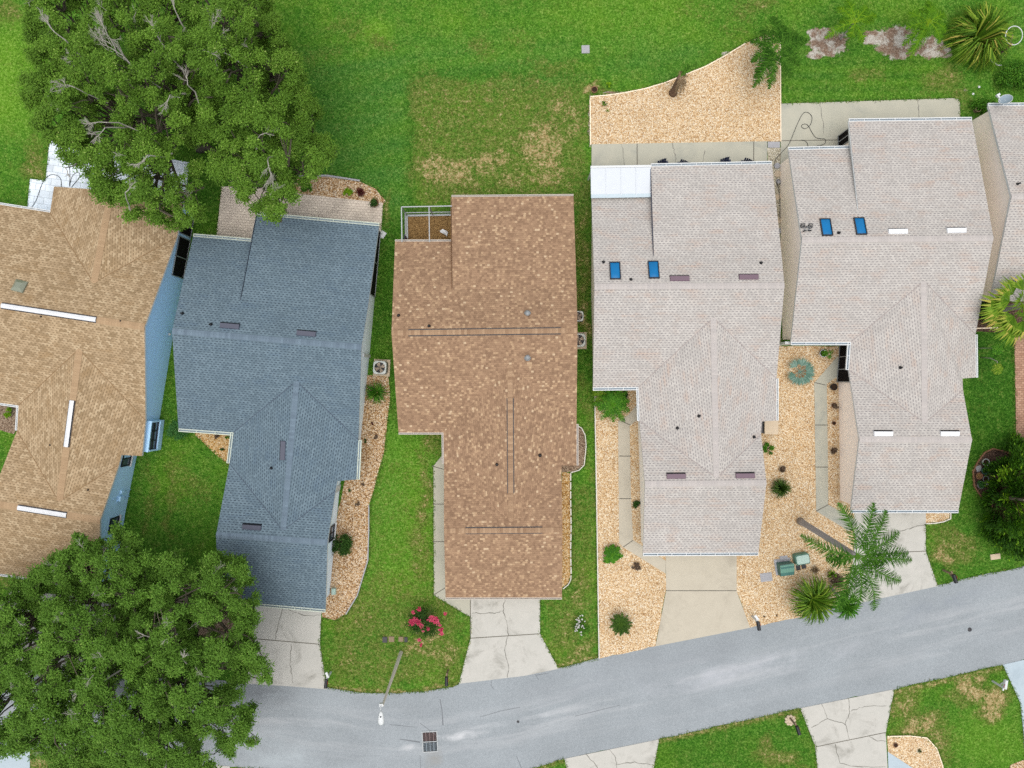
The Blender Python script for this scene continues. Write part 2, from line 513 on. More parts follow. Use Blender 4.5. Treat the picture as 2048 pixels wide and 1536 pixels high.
def build_lawn():
    xs = np.concatenate([[-9000, -4000, -1500, -600, -200], np.arange(-60, 2110, 5.0), [2250, 2700, 3500, 6000, 11000]])
    ys = np.concatenate([[-9000, -4000, -1500, -600, -200], np.arange(-60, 1600, 5.0), [1750, 2200, 3500, 6000, 11000]])
    X, Y = np.meshgrid(xs, ys)
    nx, ny = len(xs), len(ys)
    co = np.stack([(X - 1024) * S, (768 - Y) * S, np.zeros_like(X)], -1).reshape(-1, 3)
    i = np.arange(ny - 1)[:, None] * nx + np.arange(nx - 1)[None, :]
    q = np.stack([i, i + nx, i + nx + 1, i + 1], -1).reshape(-1, 4)
    me = bpy.data.meshes.new('lawn')
    me.from_pydata(co.tolist(), [], q.tolist())
    me.materials.append(GRASS)
    X0, Y0 = X, Y
    X = X0 + 7 * np.sin(Y0 / 23.0) + 5 * np.sin(Y0 / 9.0 + X0 / 31.0)
    Y = Y0 + 7 * np.sin(X0 / 27.0 + 1) + 5 * np.sin(X0 / 11.0 + Y0 / 29.0)
    dry = np.full_like(X, 0.20)
    def mx(a, b): return np.maximum(a, b)
    dry = mx(dry, rect(X, Y, 822, 150, 1182, 420, 0.56, 14))
    for e in [(900, 345, 80, 45, .80), (985, 320, 60, 40, .76), (1085, 290, 70, 75, .80), (1140, 240, 35, 90, .66), (860, 350, 40, 40, .74), (1030, 365, 70, 25, .68), (1100, 345, 60, 40, .72),
              (840, 230, 24, 90, .6), (1120, 210, 40, 30, .7),
              (1165, 520, 22, 160, .62), (1170, 640, 16, 60, .72), (1172, 800, 16, 90, .5),  # house-gap strip first: dry grass, gap shade included in the brown
              (870, 890, 30, 35, .6), (848, 1010, 14, 130, .66), (835, 1110, 30, 90, .58), (780, 1180, 70, 60, .52), (850, 1290, 60, 50, .70), (720, 1240, 40, 60, .62), (700, 1330, 40, 40, .62), (810, 1340, 120, 40, .56), (900, 1320, 40, 40, .68),
              (1165, 1180, 24, 60, .66), (1130, 1255, 40, 60, .60), (1160, 1300, 34, 30, .68), (1160, 1080, 16, 70, .5), (1180, 1060, 12, 200, .5),
              (340, 1000, 14, 110, .52), (360, 960, 30, 60, .46), (390, 980, 40, 40, .46), (300, 1000, 14, 100, .5),
              (1810, 1400, 30, 40, .72), (1840, 1450, 55, 30, .80), (1785, 1400, 16, 40, .64), (1880, 1490, 40, 50, .66), (1940, 1375, 36, 30, .86), (1985, 1395, 40, 30, .86), (1975, 1420, 30, 24, .8), (1965, 1350, 20, 16, .82), (1905, 1400, 30, 20, .6),
              (1900, 1100, 50, 50, .62), (1880, 1120, 30, 20, .76), (1940, 1085, 20, 20, .7), (1920, 1070, 16, 12, .7),
              (1890, 165, 50, 35, .60), (1930, 190, 25, 40, .5), (1740, 150, 40, 16, .56), (1720, 158, 20, 10, .6),
              (30, 1515, 120, 30, .82), (20, 30, 40, 30, .60), (75, 330, 30, 70, .62), (20, 1165, 40, 20, .6), (520, 1545, 80, 16, .85),
              (1580, 1435, 16, 10, .66), (1555, 1520, 60, 20, .66), (1540, 1500, 20, 30, .6),
              (1210, 190, 40, 10, .66), (1100, 130, 80, 20, .5), (1040, 85, 40, 30, .4), (1395, 25, 60, 30, .36), (1510, 15, 60, 30, .52), (1470, 60, 40, 20, .4), (955, 90, 40, 30, .46), (700, 60, 60, 40, .4), (760, 80, 30, 20, .5), (640, 110, 50, 20, .4),
              (560, 380, 10, 30, .5), (770, 410, 8, 30, .7), (1190, 180, 20, 12, .85), (1450, 480, 10, 10, .2)]:
        dry = mx(dry, ell(X, Y, *e, soft=0.55))
    X, Y = X0, Y0
    for x0, y0, x1, y1 in ((660, 1374, 720, 1383), (720, 1381, 850, 1387), (850, 1378, 915, 1366), (1117, 1333, 1198, 1314), (1788, 1385, 2005, 1335), (1320, 1480, 1600, 1420), (1065, 1540, 1128, 1520)):
        tt = np.clip((X - x0) / (x1 - x0), 0, 1)
        d = np.hypot(X - (x0 + tt * (x1 - x0)), Y - (y0 + tt * (y1 - y0)))
        dry = mx(dry, 0.72 * np.clip(1.4 - d / 9, 0, 1))
    cool = mx(rect(X, Y, 610, 110, 822, 430, 0.9, 26), rect(X, Y, 800, 70, 1160, 165, 0.5, 20))
    cool = mx(cool, rect(X, Y, 1000, 140, 1180, 180, 0.5, 10))
    cool = mx(cool, ell(X, Y, 1330, 120, 120, 50, .6))
    cool = mx(cool, ell(X, Y, 770, 980, 30, 110, .5))
    cool = mx(cool, rect(X, Y, 1560, 110, 1700, 200, .4, 30))
    cool = cool * (0.8 + 0.2 * np.sin(Y / 9.0 + X / 40.0))
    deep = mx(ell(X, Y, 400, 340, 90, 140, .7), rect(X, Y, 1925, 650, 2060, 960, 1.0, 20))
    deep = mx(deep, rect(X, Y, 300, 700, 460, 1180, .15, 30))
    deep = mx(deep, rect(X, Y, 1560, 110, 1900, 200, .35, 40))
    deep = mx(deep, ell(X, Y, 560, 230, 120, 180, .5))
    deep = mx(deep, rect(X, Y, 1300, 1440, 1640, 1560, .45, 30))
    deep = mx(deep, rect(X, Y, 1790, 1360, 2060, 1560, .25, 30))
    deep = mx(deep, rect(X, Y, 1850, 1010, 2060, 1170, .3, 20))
    deep = mx(deep, rect(X, Y, 752, 430, 800, 760, .55, 10))  # darker green beside the house wall: shade of the gap painted in
    deep = mx(deep, rect(X, Y, 1140, 380, 1190, 760, .4, 10))  # strip between two houses, its shade put into the green
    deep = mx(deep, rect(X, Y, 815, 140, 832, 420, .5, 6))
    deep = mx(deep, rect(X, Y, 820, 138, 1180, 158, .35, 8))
    dry = mx(dry, rect(X, Y, 640, 1150, 945, 1390, .52, 40)); dry = mx(dry, rect(X, Y, 1080, 960, 1200, 1340, .46, 20))
    dry = mx(dry, rect(X, Y, 700, 900, 880, 1200, .34, 20))
    lime = mx(rect(X, Y, -200, 50, 60, 260, .95, 40), ell(X, Y, 755, 62, 30, 24, .9))
    lime = mx(lime, rect(X, Y, 1565, 118, 1900, 196, .35, 10) * (.5 + .5 * np.sin(Y0 / 4.2)))
    lime = mx(lime, rect(X, Y, 620, 20, 1180, 140, .22, 20) * (.5 + .5 * np.sin((Y0 + X0 * .12) / 6.0)))
    lime = mx(lime, ell(X, Y, 890, 35, 26, 26, .35))
    lime = mx(lime, ell(X, Y, 1250, 30, 160, 60, .4))
    lime = mx(lime, ell(X, Y, 1980, 1480, 80, 60, .5))
    lime = mx(lime, rect(X, Y, 740, 860, 870, 1200, .5, 30))
    lime = mx(lime, ell(X, Y, 860, 1345, 40, 30, .5))
    lime = mx(lime, ell(X, Y, 780, 930, 30, 60, .3))
    lime = mx(lime, ell(X, Y, 1310, 175, 30, 8, .6))
    dirt = np.zeros_like(X)
    for e in [(1655, 85, 42, 30, .85), (1630, 70, 20, 18, .7), (1628, 110, 16, 10, .8), (1745, 75, 26, 16, .9), (1800, 85, 50, 34, .9), (1860, 95, 36, 24, .85), (1890, 105, 16, 12, .8), (1930, 180, 8, 8, .5), (1180, 240, 5, 60, .75), (1230, 185, 26, 4, .7), (1455, 108, 14, 5, .75)]:
        dirt = mx(dirt, ell(X, Y, *e, soft=0.5))
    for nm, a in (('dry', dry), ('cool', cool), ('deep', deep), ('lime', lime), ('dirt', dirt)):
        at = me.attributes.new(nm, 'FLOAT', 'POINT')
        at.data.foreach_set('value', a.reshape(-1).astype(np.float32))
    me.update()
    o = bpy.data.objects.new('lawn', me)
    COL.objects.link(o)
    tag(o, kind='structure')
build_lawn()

# ---------------------------------------------------------------- road
UP = [(-3000, 1300), (-400, 1335), (0, 1348), (200, 1352), (513, 1363), (655, 1376), (720, 1385), (800, 1386), (850, 1382), (905, 1373), (920, 1366), (1050, 1349), (1117, 1336), (1198, 1316), (1310, 1291), (1500, 1254), (1600, 1233), (1716, 1204), (1873, 1171), (1925, 1158), (2048, 1133), (4500, 620)]
LO = [(-3000, 1450), (-400, 1480), (0, 1496), (110, 1500), (360, 1526), (470, 1534), (600, 1543), (800, 1560), (950, 1560), (1065, 1537), (1128, 1517), (1318, 1478), (1600, 1416), (1788, 1378), (2005, 1329), (2048, 1319), (4500, 810)]
def build_road():
    xs = sorted(set([p[0] for p in UP + LO] + list(range(-60, 2110, 30))))
    yu = np.interp(xs, [p[0] for p in UP], [p[1] for p in UP])
    yl = np.interp(xs, [p[0] for p in LO], [p[1] for p in LO])
    mb = MB()
    m = 8
    for i in range(len(xs) - 1):
        jit = lambda k: (math.sin(xs[k] * 0.37) + math.sin(xs[k] * 0.113)) * 0.8
        for j in range(m):
            q, uv = [], []
            for (k, t) in ((i, (j + 1) / m), (i + 1, (j + 1) / m), (i + 1, j / m), (i, j / m)):
                y = yu[k] + jit(k) + (yl[k] - yu[k]) * t
                q.append(P(xs[k], y) + Vector((0, 0, 0.022)))
                uv.append((xs[k] * S, t))
            mb.add(q, [(0, 1, 2, 3)], 0, [uv])
    z = 0.026
    G = lambda *pts: [P(*p) for p in pts]
    for pts, w in [(((880, 1398), (884, 1420), (886, 1450)), .10), (((960, 1434), (1000, 1422), (1040, 1414)), .05), (((984, 1360), (982, 1370), (988, 1379)), .05), (((780, 1449), (830, 1454)), .05), (((1070, 1348), (1078, 1360)), .04), (((1072, 1350), (1098, 1346)), .05),
                   (((1033, 1512), (1043, 1536)), .05), (((1150, 1432), (1240, 1410)), .03), (((840, 1446), (870, 1468)), .04), (((800, 1478), (840, 1484)), .10), (((840, 1510), (842, 1550)), .05)]:
        mb.ribbon(G(*pts), w * .7, z, 1, 0.4)
    o = mb.build('road', [ROAD, ROADCRACK])
    tag(o, kind='structure')
build_road()

# ---------------------------------------------------------------- flat ground surfaces
def jag(pts, n=6, amt=0.0):
    """subdivide an outline and make it a little irregular"""
    out = []
    for i in range(len(pts)):
        a, b = Vector(pts[i] + (0,)), Vector(pts[(i + 1) % len(pts)] + (0,))
        L = (b - a).length
        k = max(1, int(L / 14)) if amt > 0 else 1
        d = (b - a) / max(L, 1e-6)
        for j in range(k):
            p = a + (b - a) * (j / k)
            if j:
                p += Vector((-d.y, d.x, 0)) * random.uniform(-amt, amt)
            out.append((p.x, p.y))
    return out

def ground(name, pts, mat, z, label=None, cat=None, kind='structure', cracks=(), joints=(), amt=0.0, marks=()):
    mb = MB()
    mb.prism([P(*p) for p in jag(pts, amt=amt)], -0.05, z, 0)
    for c in cracks:
        pts2 = []
        for i in range(len(c) - 1):
            for k in range(5):
                t = k / 5
                pts2.append((c[i][0] + (c[i + 1][0] - c[i][0]) * t + random.uniform(-1.4, 1.4), c[i][1] + (c[i + 1][1] - c[i][1]) * t + random.uniform(-1.4, 1.4)))
        pts2.append(c[-1])
        mb.ribbon([P(*p) for p in pts2], 0.036, z + 0.004, 1, 0.6)
    for c in joints:
        mb.ribbon([P(*p) for p in c], 0.05, z + 0.005, 2, 0.1)
    o = mb.build(name, [mat, CRACK, JOINT])
    tag(o, label, cat, kind=kind)
    return o

# driveways
ground('driveway', [(505, 1200), (646, 1208), (643, 1222), (640, 1288), (654, 1378), (580, 1372), (478, 1366), (482, 1310), (497, 1276)], CONC, 0.045,
       cracks=[((560, 1212), (566, 1218), (556, 1250), (551, 1280)), ((582, 1288), (581, 1330), (586, 1366)), ((528, 1210), (556, 1214)), ((575, 1218), (610, 1232), (641, 1230))], joints=[((498, 1276), (640, 1288))])
ground('driveway', [(941, 1180), (1080, 1180), (1080, 1267), (1117, 1337), (1050, 1351), (918, 1367), (941, 1276)], CONC, 0.045,
       cracks=[((1010, 1196), (1006, 1222), (1012, 1240), (1018, 1272)), ((944, 1226), (985, 1226), (1006, 1222)), ((1014, 1272), (1010, 1300), (1018, 1335), (1015, 1354))], joints=[((941, 1276), (1081, 1267)), ((941, 1196), (941, 1276))])
ground('driveway', [(1331, 1095), (1473, 1095), (1473, 1182), (1500, 1255), (1311, 1292), (1332, 1182)], CONC_B, 0.045, joints=[((1332, 1181), (1473, 1181))])
ground('driveway', [(1708, 1010), (1851, 1010), (1851, 1103), (1875, 1172), (1716, 1206), (1690, 1210), (1708, 1110)], CONC, 0.045,
       cracks=[((1796, 1062), (1825, 1055), (1850, 1048)), ((1763, 1025), (1770, 1050)), ((1782, 1178), (1778, 1150))], joints=[((1800, 1104), (1851, 1102))])
ground('driveway', [(1129, 1517), (1318, 1478), (1305, 1545), (1300, 1640), (1140, 1640), (1135, 1545)], CONC, 0.045,
       cracks=[((1218, 1498), (1230, 1515), (1235, 1540)), ((1172, 1508), (1195, 1535)), ((1232, 1528), (1270, 1524), (1310, 1530))])
ground('driveway', [(1600, 1416), (1788, 1378), (1771, 1465), (1775, 1545), (1780, 1640), (1640, 1640), (1635, 1540), (1630, 1492)], CONC, 0.045,
       cracks=[((1643, 1408), (1655, 1437), (1690, 1447), (1698, 1425), (1696, 1395)), ((1690, 1447), (1698, 1478)), ((1655, 1437), (1622, 1455)), ((1700, 1421), (1730, 1412), (1772, 1411)), ((1669, 1489), (1680, 1525), (1700, 1532), (1770, 1533)), ((1736, 1470), (1750, 1480), (1772, 1482))], joints=[((1631, 1493), (1772, 1464))])
ground('driveway', [(2005, 1329), (2048, 1319), (2200, 1290), (2200, 1600), (2055, 1600), (2046, 1460), (2040, 1405)], CONC_W, 0.045)
ground('driveway', [(20, 1180), (235, 1200), (225, 1300), (250, 1356), (-30, 1346), (0, 1290)], CONC, 0.045)
ground('driveway', [(-200, 1474), (60, 1490), (60, 1640), (-200, 1640)], CONC_W, 0.03)
ground('driveway', [(320, 1522), (460, 1532), (470, 1640), (310, 1640)], CONC, 0.045)
# paths
ground('path', [(867, 932), (889, 905), (905, 905), (905, 1185), (941, 1185), (941, 1234), (868, 1190)], CONC_G, 0.050, joints=[((864, 932), (889, 939)), ((866, 1008), (889, 1008)), ((866, 1083), (889, 1083)), ((868, 1189), (891, 1175)), ((941, 1195), (941, 1232))])
ground('path', [(1276, 806), (1257, 829), (1236, 843), (1238, 1086), (1246, 1094), (1331, 1147), (1331, 1121), (1266, 1080), (1262, 1000), (1259, 852), (1280, 835)], CONC_B, 0.050, joints=[((1237, 912), (1262, 912)), ((1238, 997), (1263, 997)), ((1246, 1094), (1266, 1080)), ((1243, 842), (1260, 850))])
ground('path', [(1675, 712), (1628, 766), (1630, 900), (1632, 1022), (1695, 1061), (1712, 1062), (1712, 1040), (1656, 1009), (1655, 900), (1653, 768), (1675, 752)], CONC_G, 0.050, joints=[((1628, 765), (1650, 770)), ((1629, 850), (1655, 850)), ((1630, 934), (1656, 934)), ((1632, 1022), (1656, 1009))])
ground('path', [(1775, 1503), (1832, 1540), (1850, 1640), (1780, 1640)], CONC_W, 0.050)
ground('path', [(2028, 665), (2160, 665), (2160, 890), (2032, 885)], PAVER_R, 0.040)
# patios
ground('patio', [(1183, 289), (1534, 283), (1534, 380), (1183, 400)], CONC_G, 0.050, cracks=[((1243, 289), (1247, 310), (1249, 335)), ((1344, 285), (1350, 310), (1352, 330)), ((1410, 300), (1404, 332))], joints=[((1507, 284), (1507, 330)), ((1274, 288), (1274, 332))])
ground('patio', [(1561, 208), (1905, 197), (1916, 199), (1919, 206), (1921, 290), (1720, 330), (1561, 330)], CONC_G, 0.050, cracks=[((1639, 206), (1643, 230), (1647, 268)), ((1836, 200), (1836, 215), (1837, 240)), ((1750, 203), (1749, 208))], joints=[((1561, 282), (1700, 280))])
ground('patio', [(444, 373), (530, 375), (600, 388), (766, 406), (762, 470), (520, 500), (433, 475)], PAVER_T, 0.050)
ground('patio', [(100, 281), (379, 325), (366, 440), (108, 440), (55, 420), (61, 358), (92, 362)], PAVER_W, 0.050)

# gravel and mulch beds
def bed(pts, mat, z, label, cat='gravel bed', amt=1.2):
    return ground('gravel', pts, mat, z, label, cat, 'stuff', amt=amt)
bed([(1190, 765), (1290, 765), (1292, 1107), (1331, 1110), (1332, 1180), (1311, 1292), (1198, 1317), (1193, 1000)], GRAVEL, 0.030, 'tan gravel yard between the white edging strip and the grey roofed house driveway')
bed([(1540, 692), (1676, 692), (1690, 760), (1712, 1000), (1712, 1030), (1706, 1110), (1692, 1208), (1600, 1234), (1500, 1255), (1473, 1182), (1473, 1060), (1500, 1000), (1500, 842), (1530, 800)], GRAVEL, 0.030, 'wide tan gravel yard shared by the two pale roofed houses')
bed([(1181, 194), (1215, 191), (1250, 186), (1290, 178), (1330, 166), (1370, 150), (1410, 134), (1450, 112), (1490, 88), (1530, 70), (1560, 72), (1560, 283), (1182, 289)], GRAVEL, 0.030, 'curved tan gravel bed behind the house with the white flat roof', amt=0.5)
bed([(1534, 296), (1561, 296), (1561, 700), (1545, 700)], PEBBLE, 0.028, 'narrow strip of pale pebbles between two houses', 'pebbles')
bed([(735, 750), (777, 752), (780, 800), (774, 850), (768, 905), (750, 970), (738, 1010), (738, 1060), (736, 1120), (715, 1190), (692, 1228), (670, 1240), (645, 1234), (643, 1218), (660, 1100), (690, 960), (715, 900)], GRAVEL_B, 0.030, 'winding brown gravel bed along the side of the blue roofed house')
bed([(380, 840), (480, 840), (462, 930), (445, 920), (415, 893), (392, 872)], GRAVEL_C, 0.030, 'small triangular golden gravel bed in the corner of the blue roofed house')
bed([(560, 380), (598, 354), (655, 353), (720, 363), (752, 378), (772, 402), (766, 410), (600, 392)], GRAVEL_B, 0.030, 'gravel bed with small plants edging the tan paver patio')
bed([(470, 1226), (500, 1240), (496, 1282), (400, 1290), (390, 1200)], MULCH_P, 0.030, 'patch of pinkish brown mulch under the big tree by the driveway', 'mulch')
bed([(-20, 800), (60, 815), (40, 850), (28, 868), (-20, 852)], MULCH_P, 0.030, 'brown mulch bed in the corner of the tan roofed house', 'mulch')
bed([(1124, 944), (1141, 946), (1141, 1150), (1136, 1166), (1120, 1178)], GRAVEL_C, 0.030, 'thin golden gravel strip beside the brown roofed house')
bed([(1150, 850), (1166, 858), (1171, 890), (1168, 932), (1150, 942), (1120, 944), (1120, 850)], MULCH_P, 0.029, 'small mulch bed inside the scalloped white edging', 'mulch')
bed([(1840, 1010), (1900, 1010), (1900, 1037), (1880, 1044), (1851, 1046), (1845, 1030)], GRAVEL, 0.030, 'little gravel patch beside the top of the driveway')
bed([(1774, 1472), (1820, 1471), (1853, 1475), (1872, 1496), (1884, 1530), (1890, 1600), (1850, 1600), (1776, 1504)], GRAVEL, 0.032, 'rounded gravel bed next to the cracked driveway across the road')
bed([(2020, 1530), (2060, 1515), (2090, 1600), (2005, 1600)], GRAVEL_B, 0.030, 'gravel corner at the edge of the lawn across the road')
bed([(1985, 897), (1962, 912), (1946, 940), (1948, 972), (1962, 994), (1990, 1016), (2060, 1030), (2100, 960), (2060, 915), (2020, 900)], MULCH_D, 0.030, 'dark mulch bed with pots inside the curved brick edging', 'mulch')
bed([(1960, 590), (2060, 580), (2060, 664), (1948, 664)], MULCH_D, 0.030, 'dark leafy mulch under the fan palm', 'mulch')
bed([(816, 432), (915, 431), (915, 505), (816, 505)], MULCH, 0.035, 'brown mulch floor inside the screen enclosure', 'mulch', amt=0)

KERB = plain('grey_white_edging', rgb(226, 222, 212), .9, .15, var=.25, scale=4)
# garden edging
def edging(pts, w, h, mat, label, n=1, gap=0.0, cat='garden edging'):
    mb = MB()
    w3 = [P(*p) for p in pts]
    w *= .75
    for i in range(len(w3) - 1):
        a, b = w3[i], w3[i + 1]
        for k in range(n):
            p, q = a + (b - a) * (k / n), a + (b - a) * ((k + 1 - gap) / n)
            mb.bar(p + Vector((0, 0, h / 2 - 0.02)), q + Vector((0, 0, h / 2 - 0.02)), w, h + 0.04)
    o = mb.build('garden_edging', mat)
    return tag(o, label, cat)
edging([(1189, 775), (1193, 1000), (1198, 1316)], 0.09, 0.10, KERB, 'long straight white edging strip between lawn and gravel')
edging([(1560, 80), (1561, 284)], 0.07, 0.08, WALL3, 'straight pale edging between gravel bed and back lawn')
edging([(1181, 290), (1180, 194), (1215, 191), (1250, 186), (1290, 178), (1330, 166), (1370, 150), (1410, 134), (1450, 112), (1490, 88)], 0.09, 0.08, WALL3, 'curved pale edging round the back gravel bed')
edging([(1141, 946), (1141, 1000), (1142, 1050), (1141, 1100), (1142, 1150)], 0.10, 0.12, KERB, 'broken white block edging beside the brown roofed house', 3, 0.18)
edging([(1156, 852), (1163, 856), (1170, 870), (1172, 890), (1170, 912), (1168, 930), (1158, 940), (1141, 945)], 0.08, 0.10, KERB, 'scalloped white edging round the small mulch bed')
edging([(1142, 1150), (1141, 1160), (1136, 1169), (1126, 1177)], 0.08, 0.10, KERB, 'short curved white edging at the end of the golden gravel strip')
edging([(1900, 1018), (1900, 1037), (1886, 1043), (1870, 1046), (1851, 1047)], 0.08, 0.10, KERB, 'white edging round the little gravel patch by the driveway')
edging([(738, 1010), (738, 1060), (736, 1120), (715, 1190), (692, 1228)], 0.09, 0.10, SLAB, 'grey edging along the winding brown gravel bed')
edging([(598, 353), (655, 352), (720, 362)], 0.14, 0.12, SLAB, 'grey log edging behind the gravel bed with small plants')
edging([(2040, 925), (2012, 904), (1985, 897), (1968, 905), (1955, 922), (1945, 942), (1947, 972), (1962, 994), (1985, 1014)], 0.10, 0.10, TERRA, 'curved reddish brick edging round the dark pot bed', 4, 0.06)
edging([(1951, 657), (2012, 655)], 0.10, 0.08, WALL3, 'pale stone edging below the fan palm', 5, 0.1)
edging([(1774, 1472), (1820, 1471), (1853, 1475), (1872, 1496), (1884, 1530), (1890, 1600)], 0.08, 0.09, WALL3, 'pale curved edging round the gravel bed across the road')
# ---------------------------------------------------------------- houses
E, R, F, C, B = 2.25, 4.4, 3.5, 3.5, 3.66
SH_TAN = shingle('tan_shingles', [(0.0, rgb(156, 133, 102)), (0.45, rgb(177, 153, 121)), (0.8, rgb(191, 167, 134)), (1.0, rgb(200, 178, 145))], 0.7, rgb(112, 92, 66), weather=rgb(166, 138, 102))
SH_BLUE = shingle('slate_blue_shingles', [(0.0, rgb(103, 121, 132)), (0.5, rgb(111, 130, 141)), (1.0, rgb(120, 139, 150))], 0.85, rgb(50, 60, 74), weather=rgb(100, 120, 136))
SH_BROWN = shingle('brown_shingles', [(0.0, rgb(148, 119, 95)), (0.2, rgb(159, 129, 103)), (0.5, rgb(167, 136, 109)), (0.74, rgb(175, 144, 115)), (0.88, rgb(188, 157, 125)), (0.95, rgb(199, 170, 137)), (0.985, rgb(208, 182, 150))], 0.42, rgb(110, 86, 67), w=0.15, h=0.13, blocky=True)
SH_PALE = shingle('pale_grey_shingles', [(0.0, rgb(187, 182, 176)), (0.5, rgb(194, 189, 183)), (1.0, rgb(203, 198, 191))], 0.74, rgb(118, 113, 118), h=0.145, weather=rgb(196, 176, 162))
def cap_mat(name, a, b, d):
    M = Mt(name, 0.92, 0.15)
    uv = M.xyz(M.coord('UV'))
    k = M.ma('DIVIDE', uv[0], 0.17)
    c = M.mix(M.white(w=M.ma('FLOOR', k), dim='1D'), a, b)
    c = M.mix(M.ma('MULTIPLY', M.ma('LESS_THAN', M.ma('FRACT', k), 0.12), 0.35), c, d)
    M.col(M.scalec(c, M.ma('ADD', M.ma('MULTIPLY', M.noise(2.0, 3, M.geo()), 0.2), 0.9)))
    return M.m
CAP_TAN = cap_mat('tan_ridge_shingles', rgb(176, 148, 116), rgb(187, 159, 126), rgb(146, 118, 90))
CAP_BLUE = cap_mat('blue_ridge_shingles', rgb(108, 124, 138), rgb(122, 140, 154), rgb(88, 102, 118))
CAP_BROWN = cap_mat('brown_ridge_shingles', rgb(154, 124, 98), rgb(184, 154, 124), rgb(120, 94, 74))
CAP_PALE = cap_mat('pale_ridge_shingles', rgb(190, 184, 180), rgb(199, 192, 187), rgb(168, 160, 155))

def newell(vs):
    n = Vector((0, 0, 0))
    for i in range(len(vs)):
        a, b = vs[i], vs[(i + 1) % len(vs)]
        n += Vector(((a.y - b.y) * (a.z + b.z), (a.z - b.z) * (a.x + b.x), (a.x - b.x) * (a.y + b.y)))
    return n.normalized()

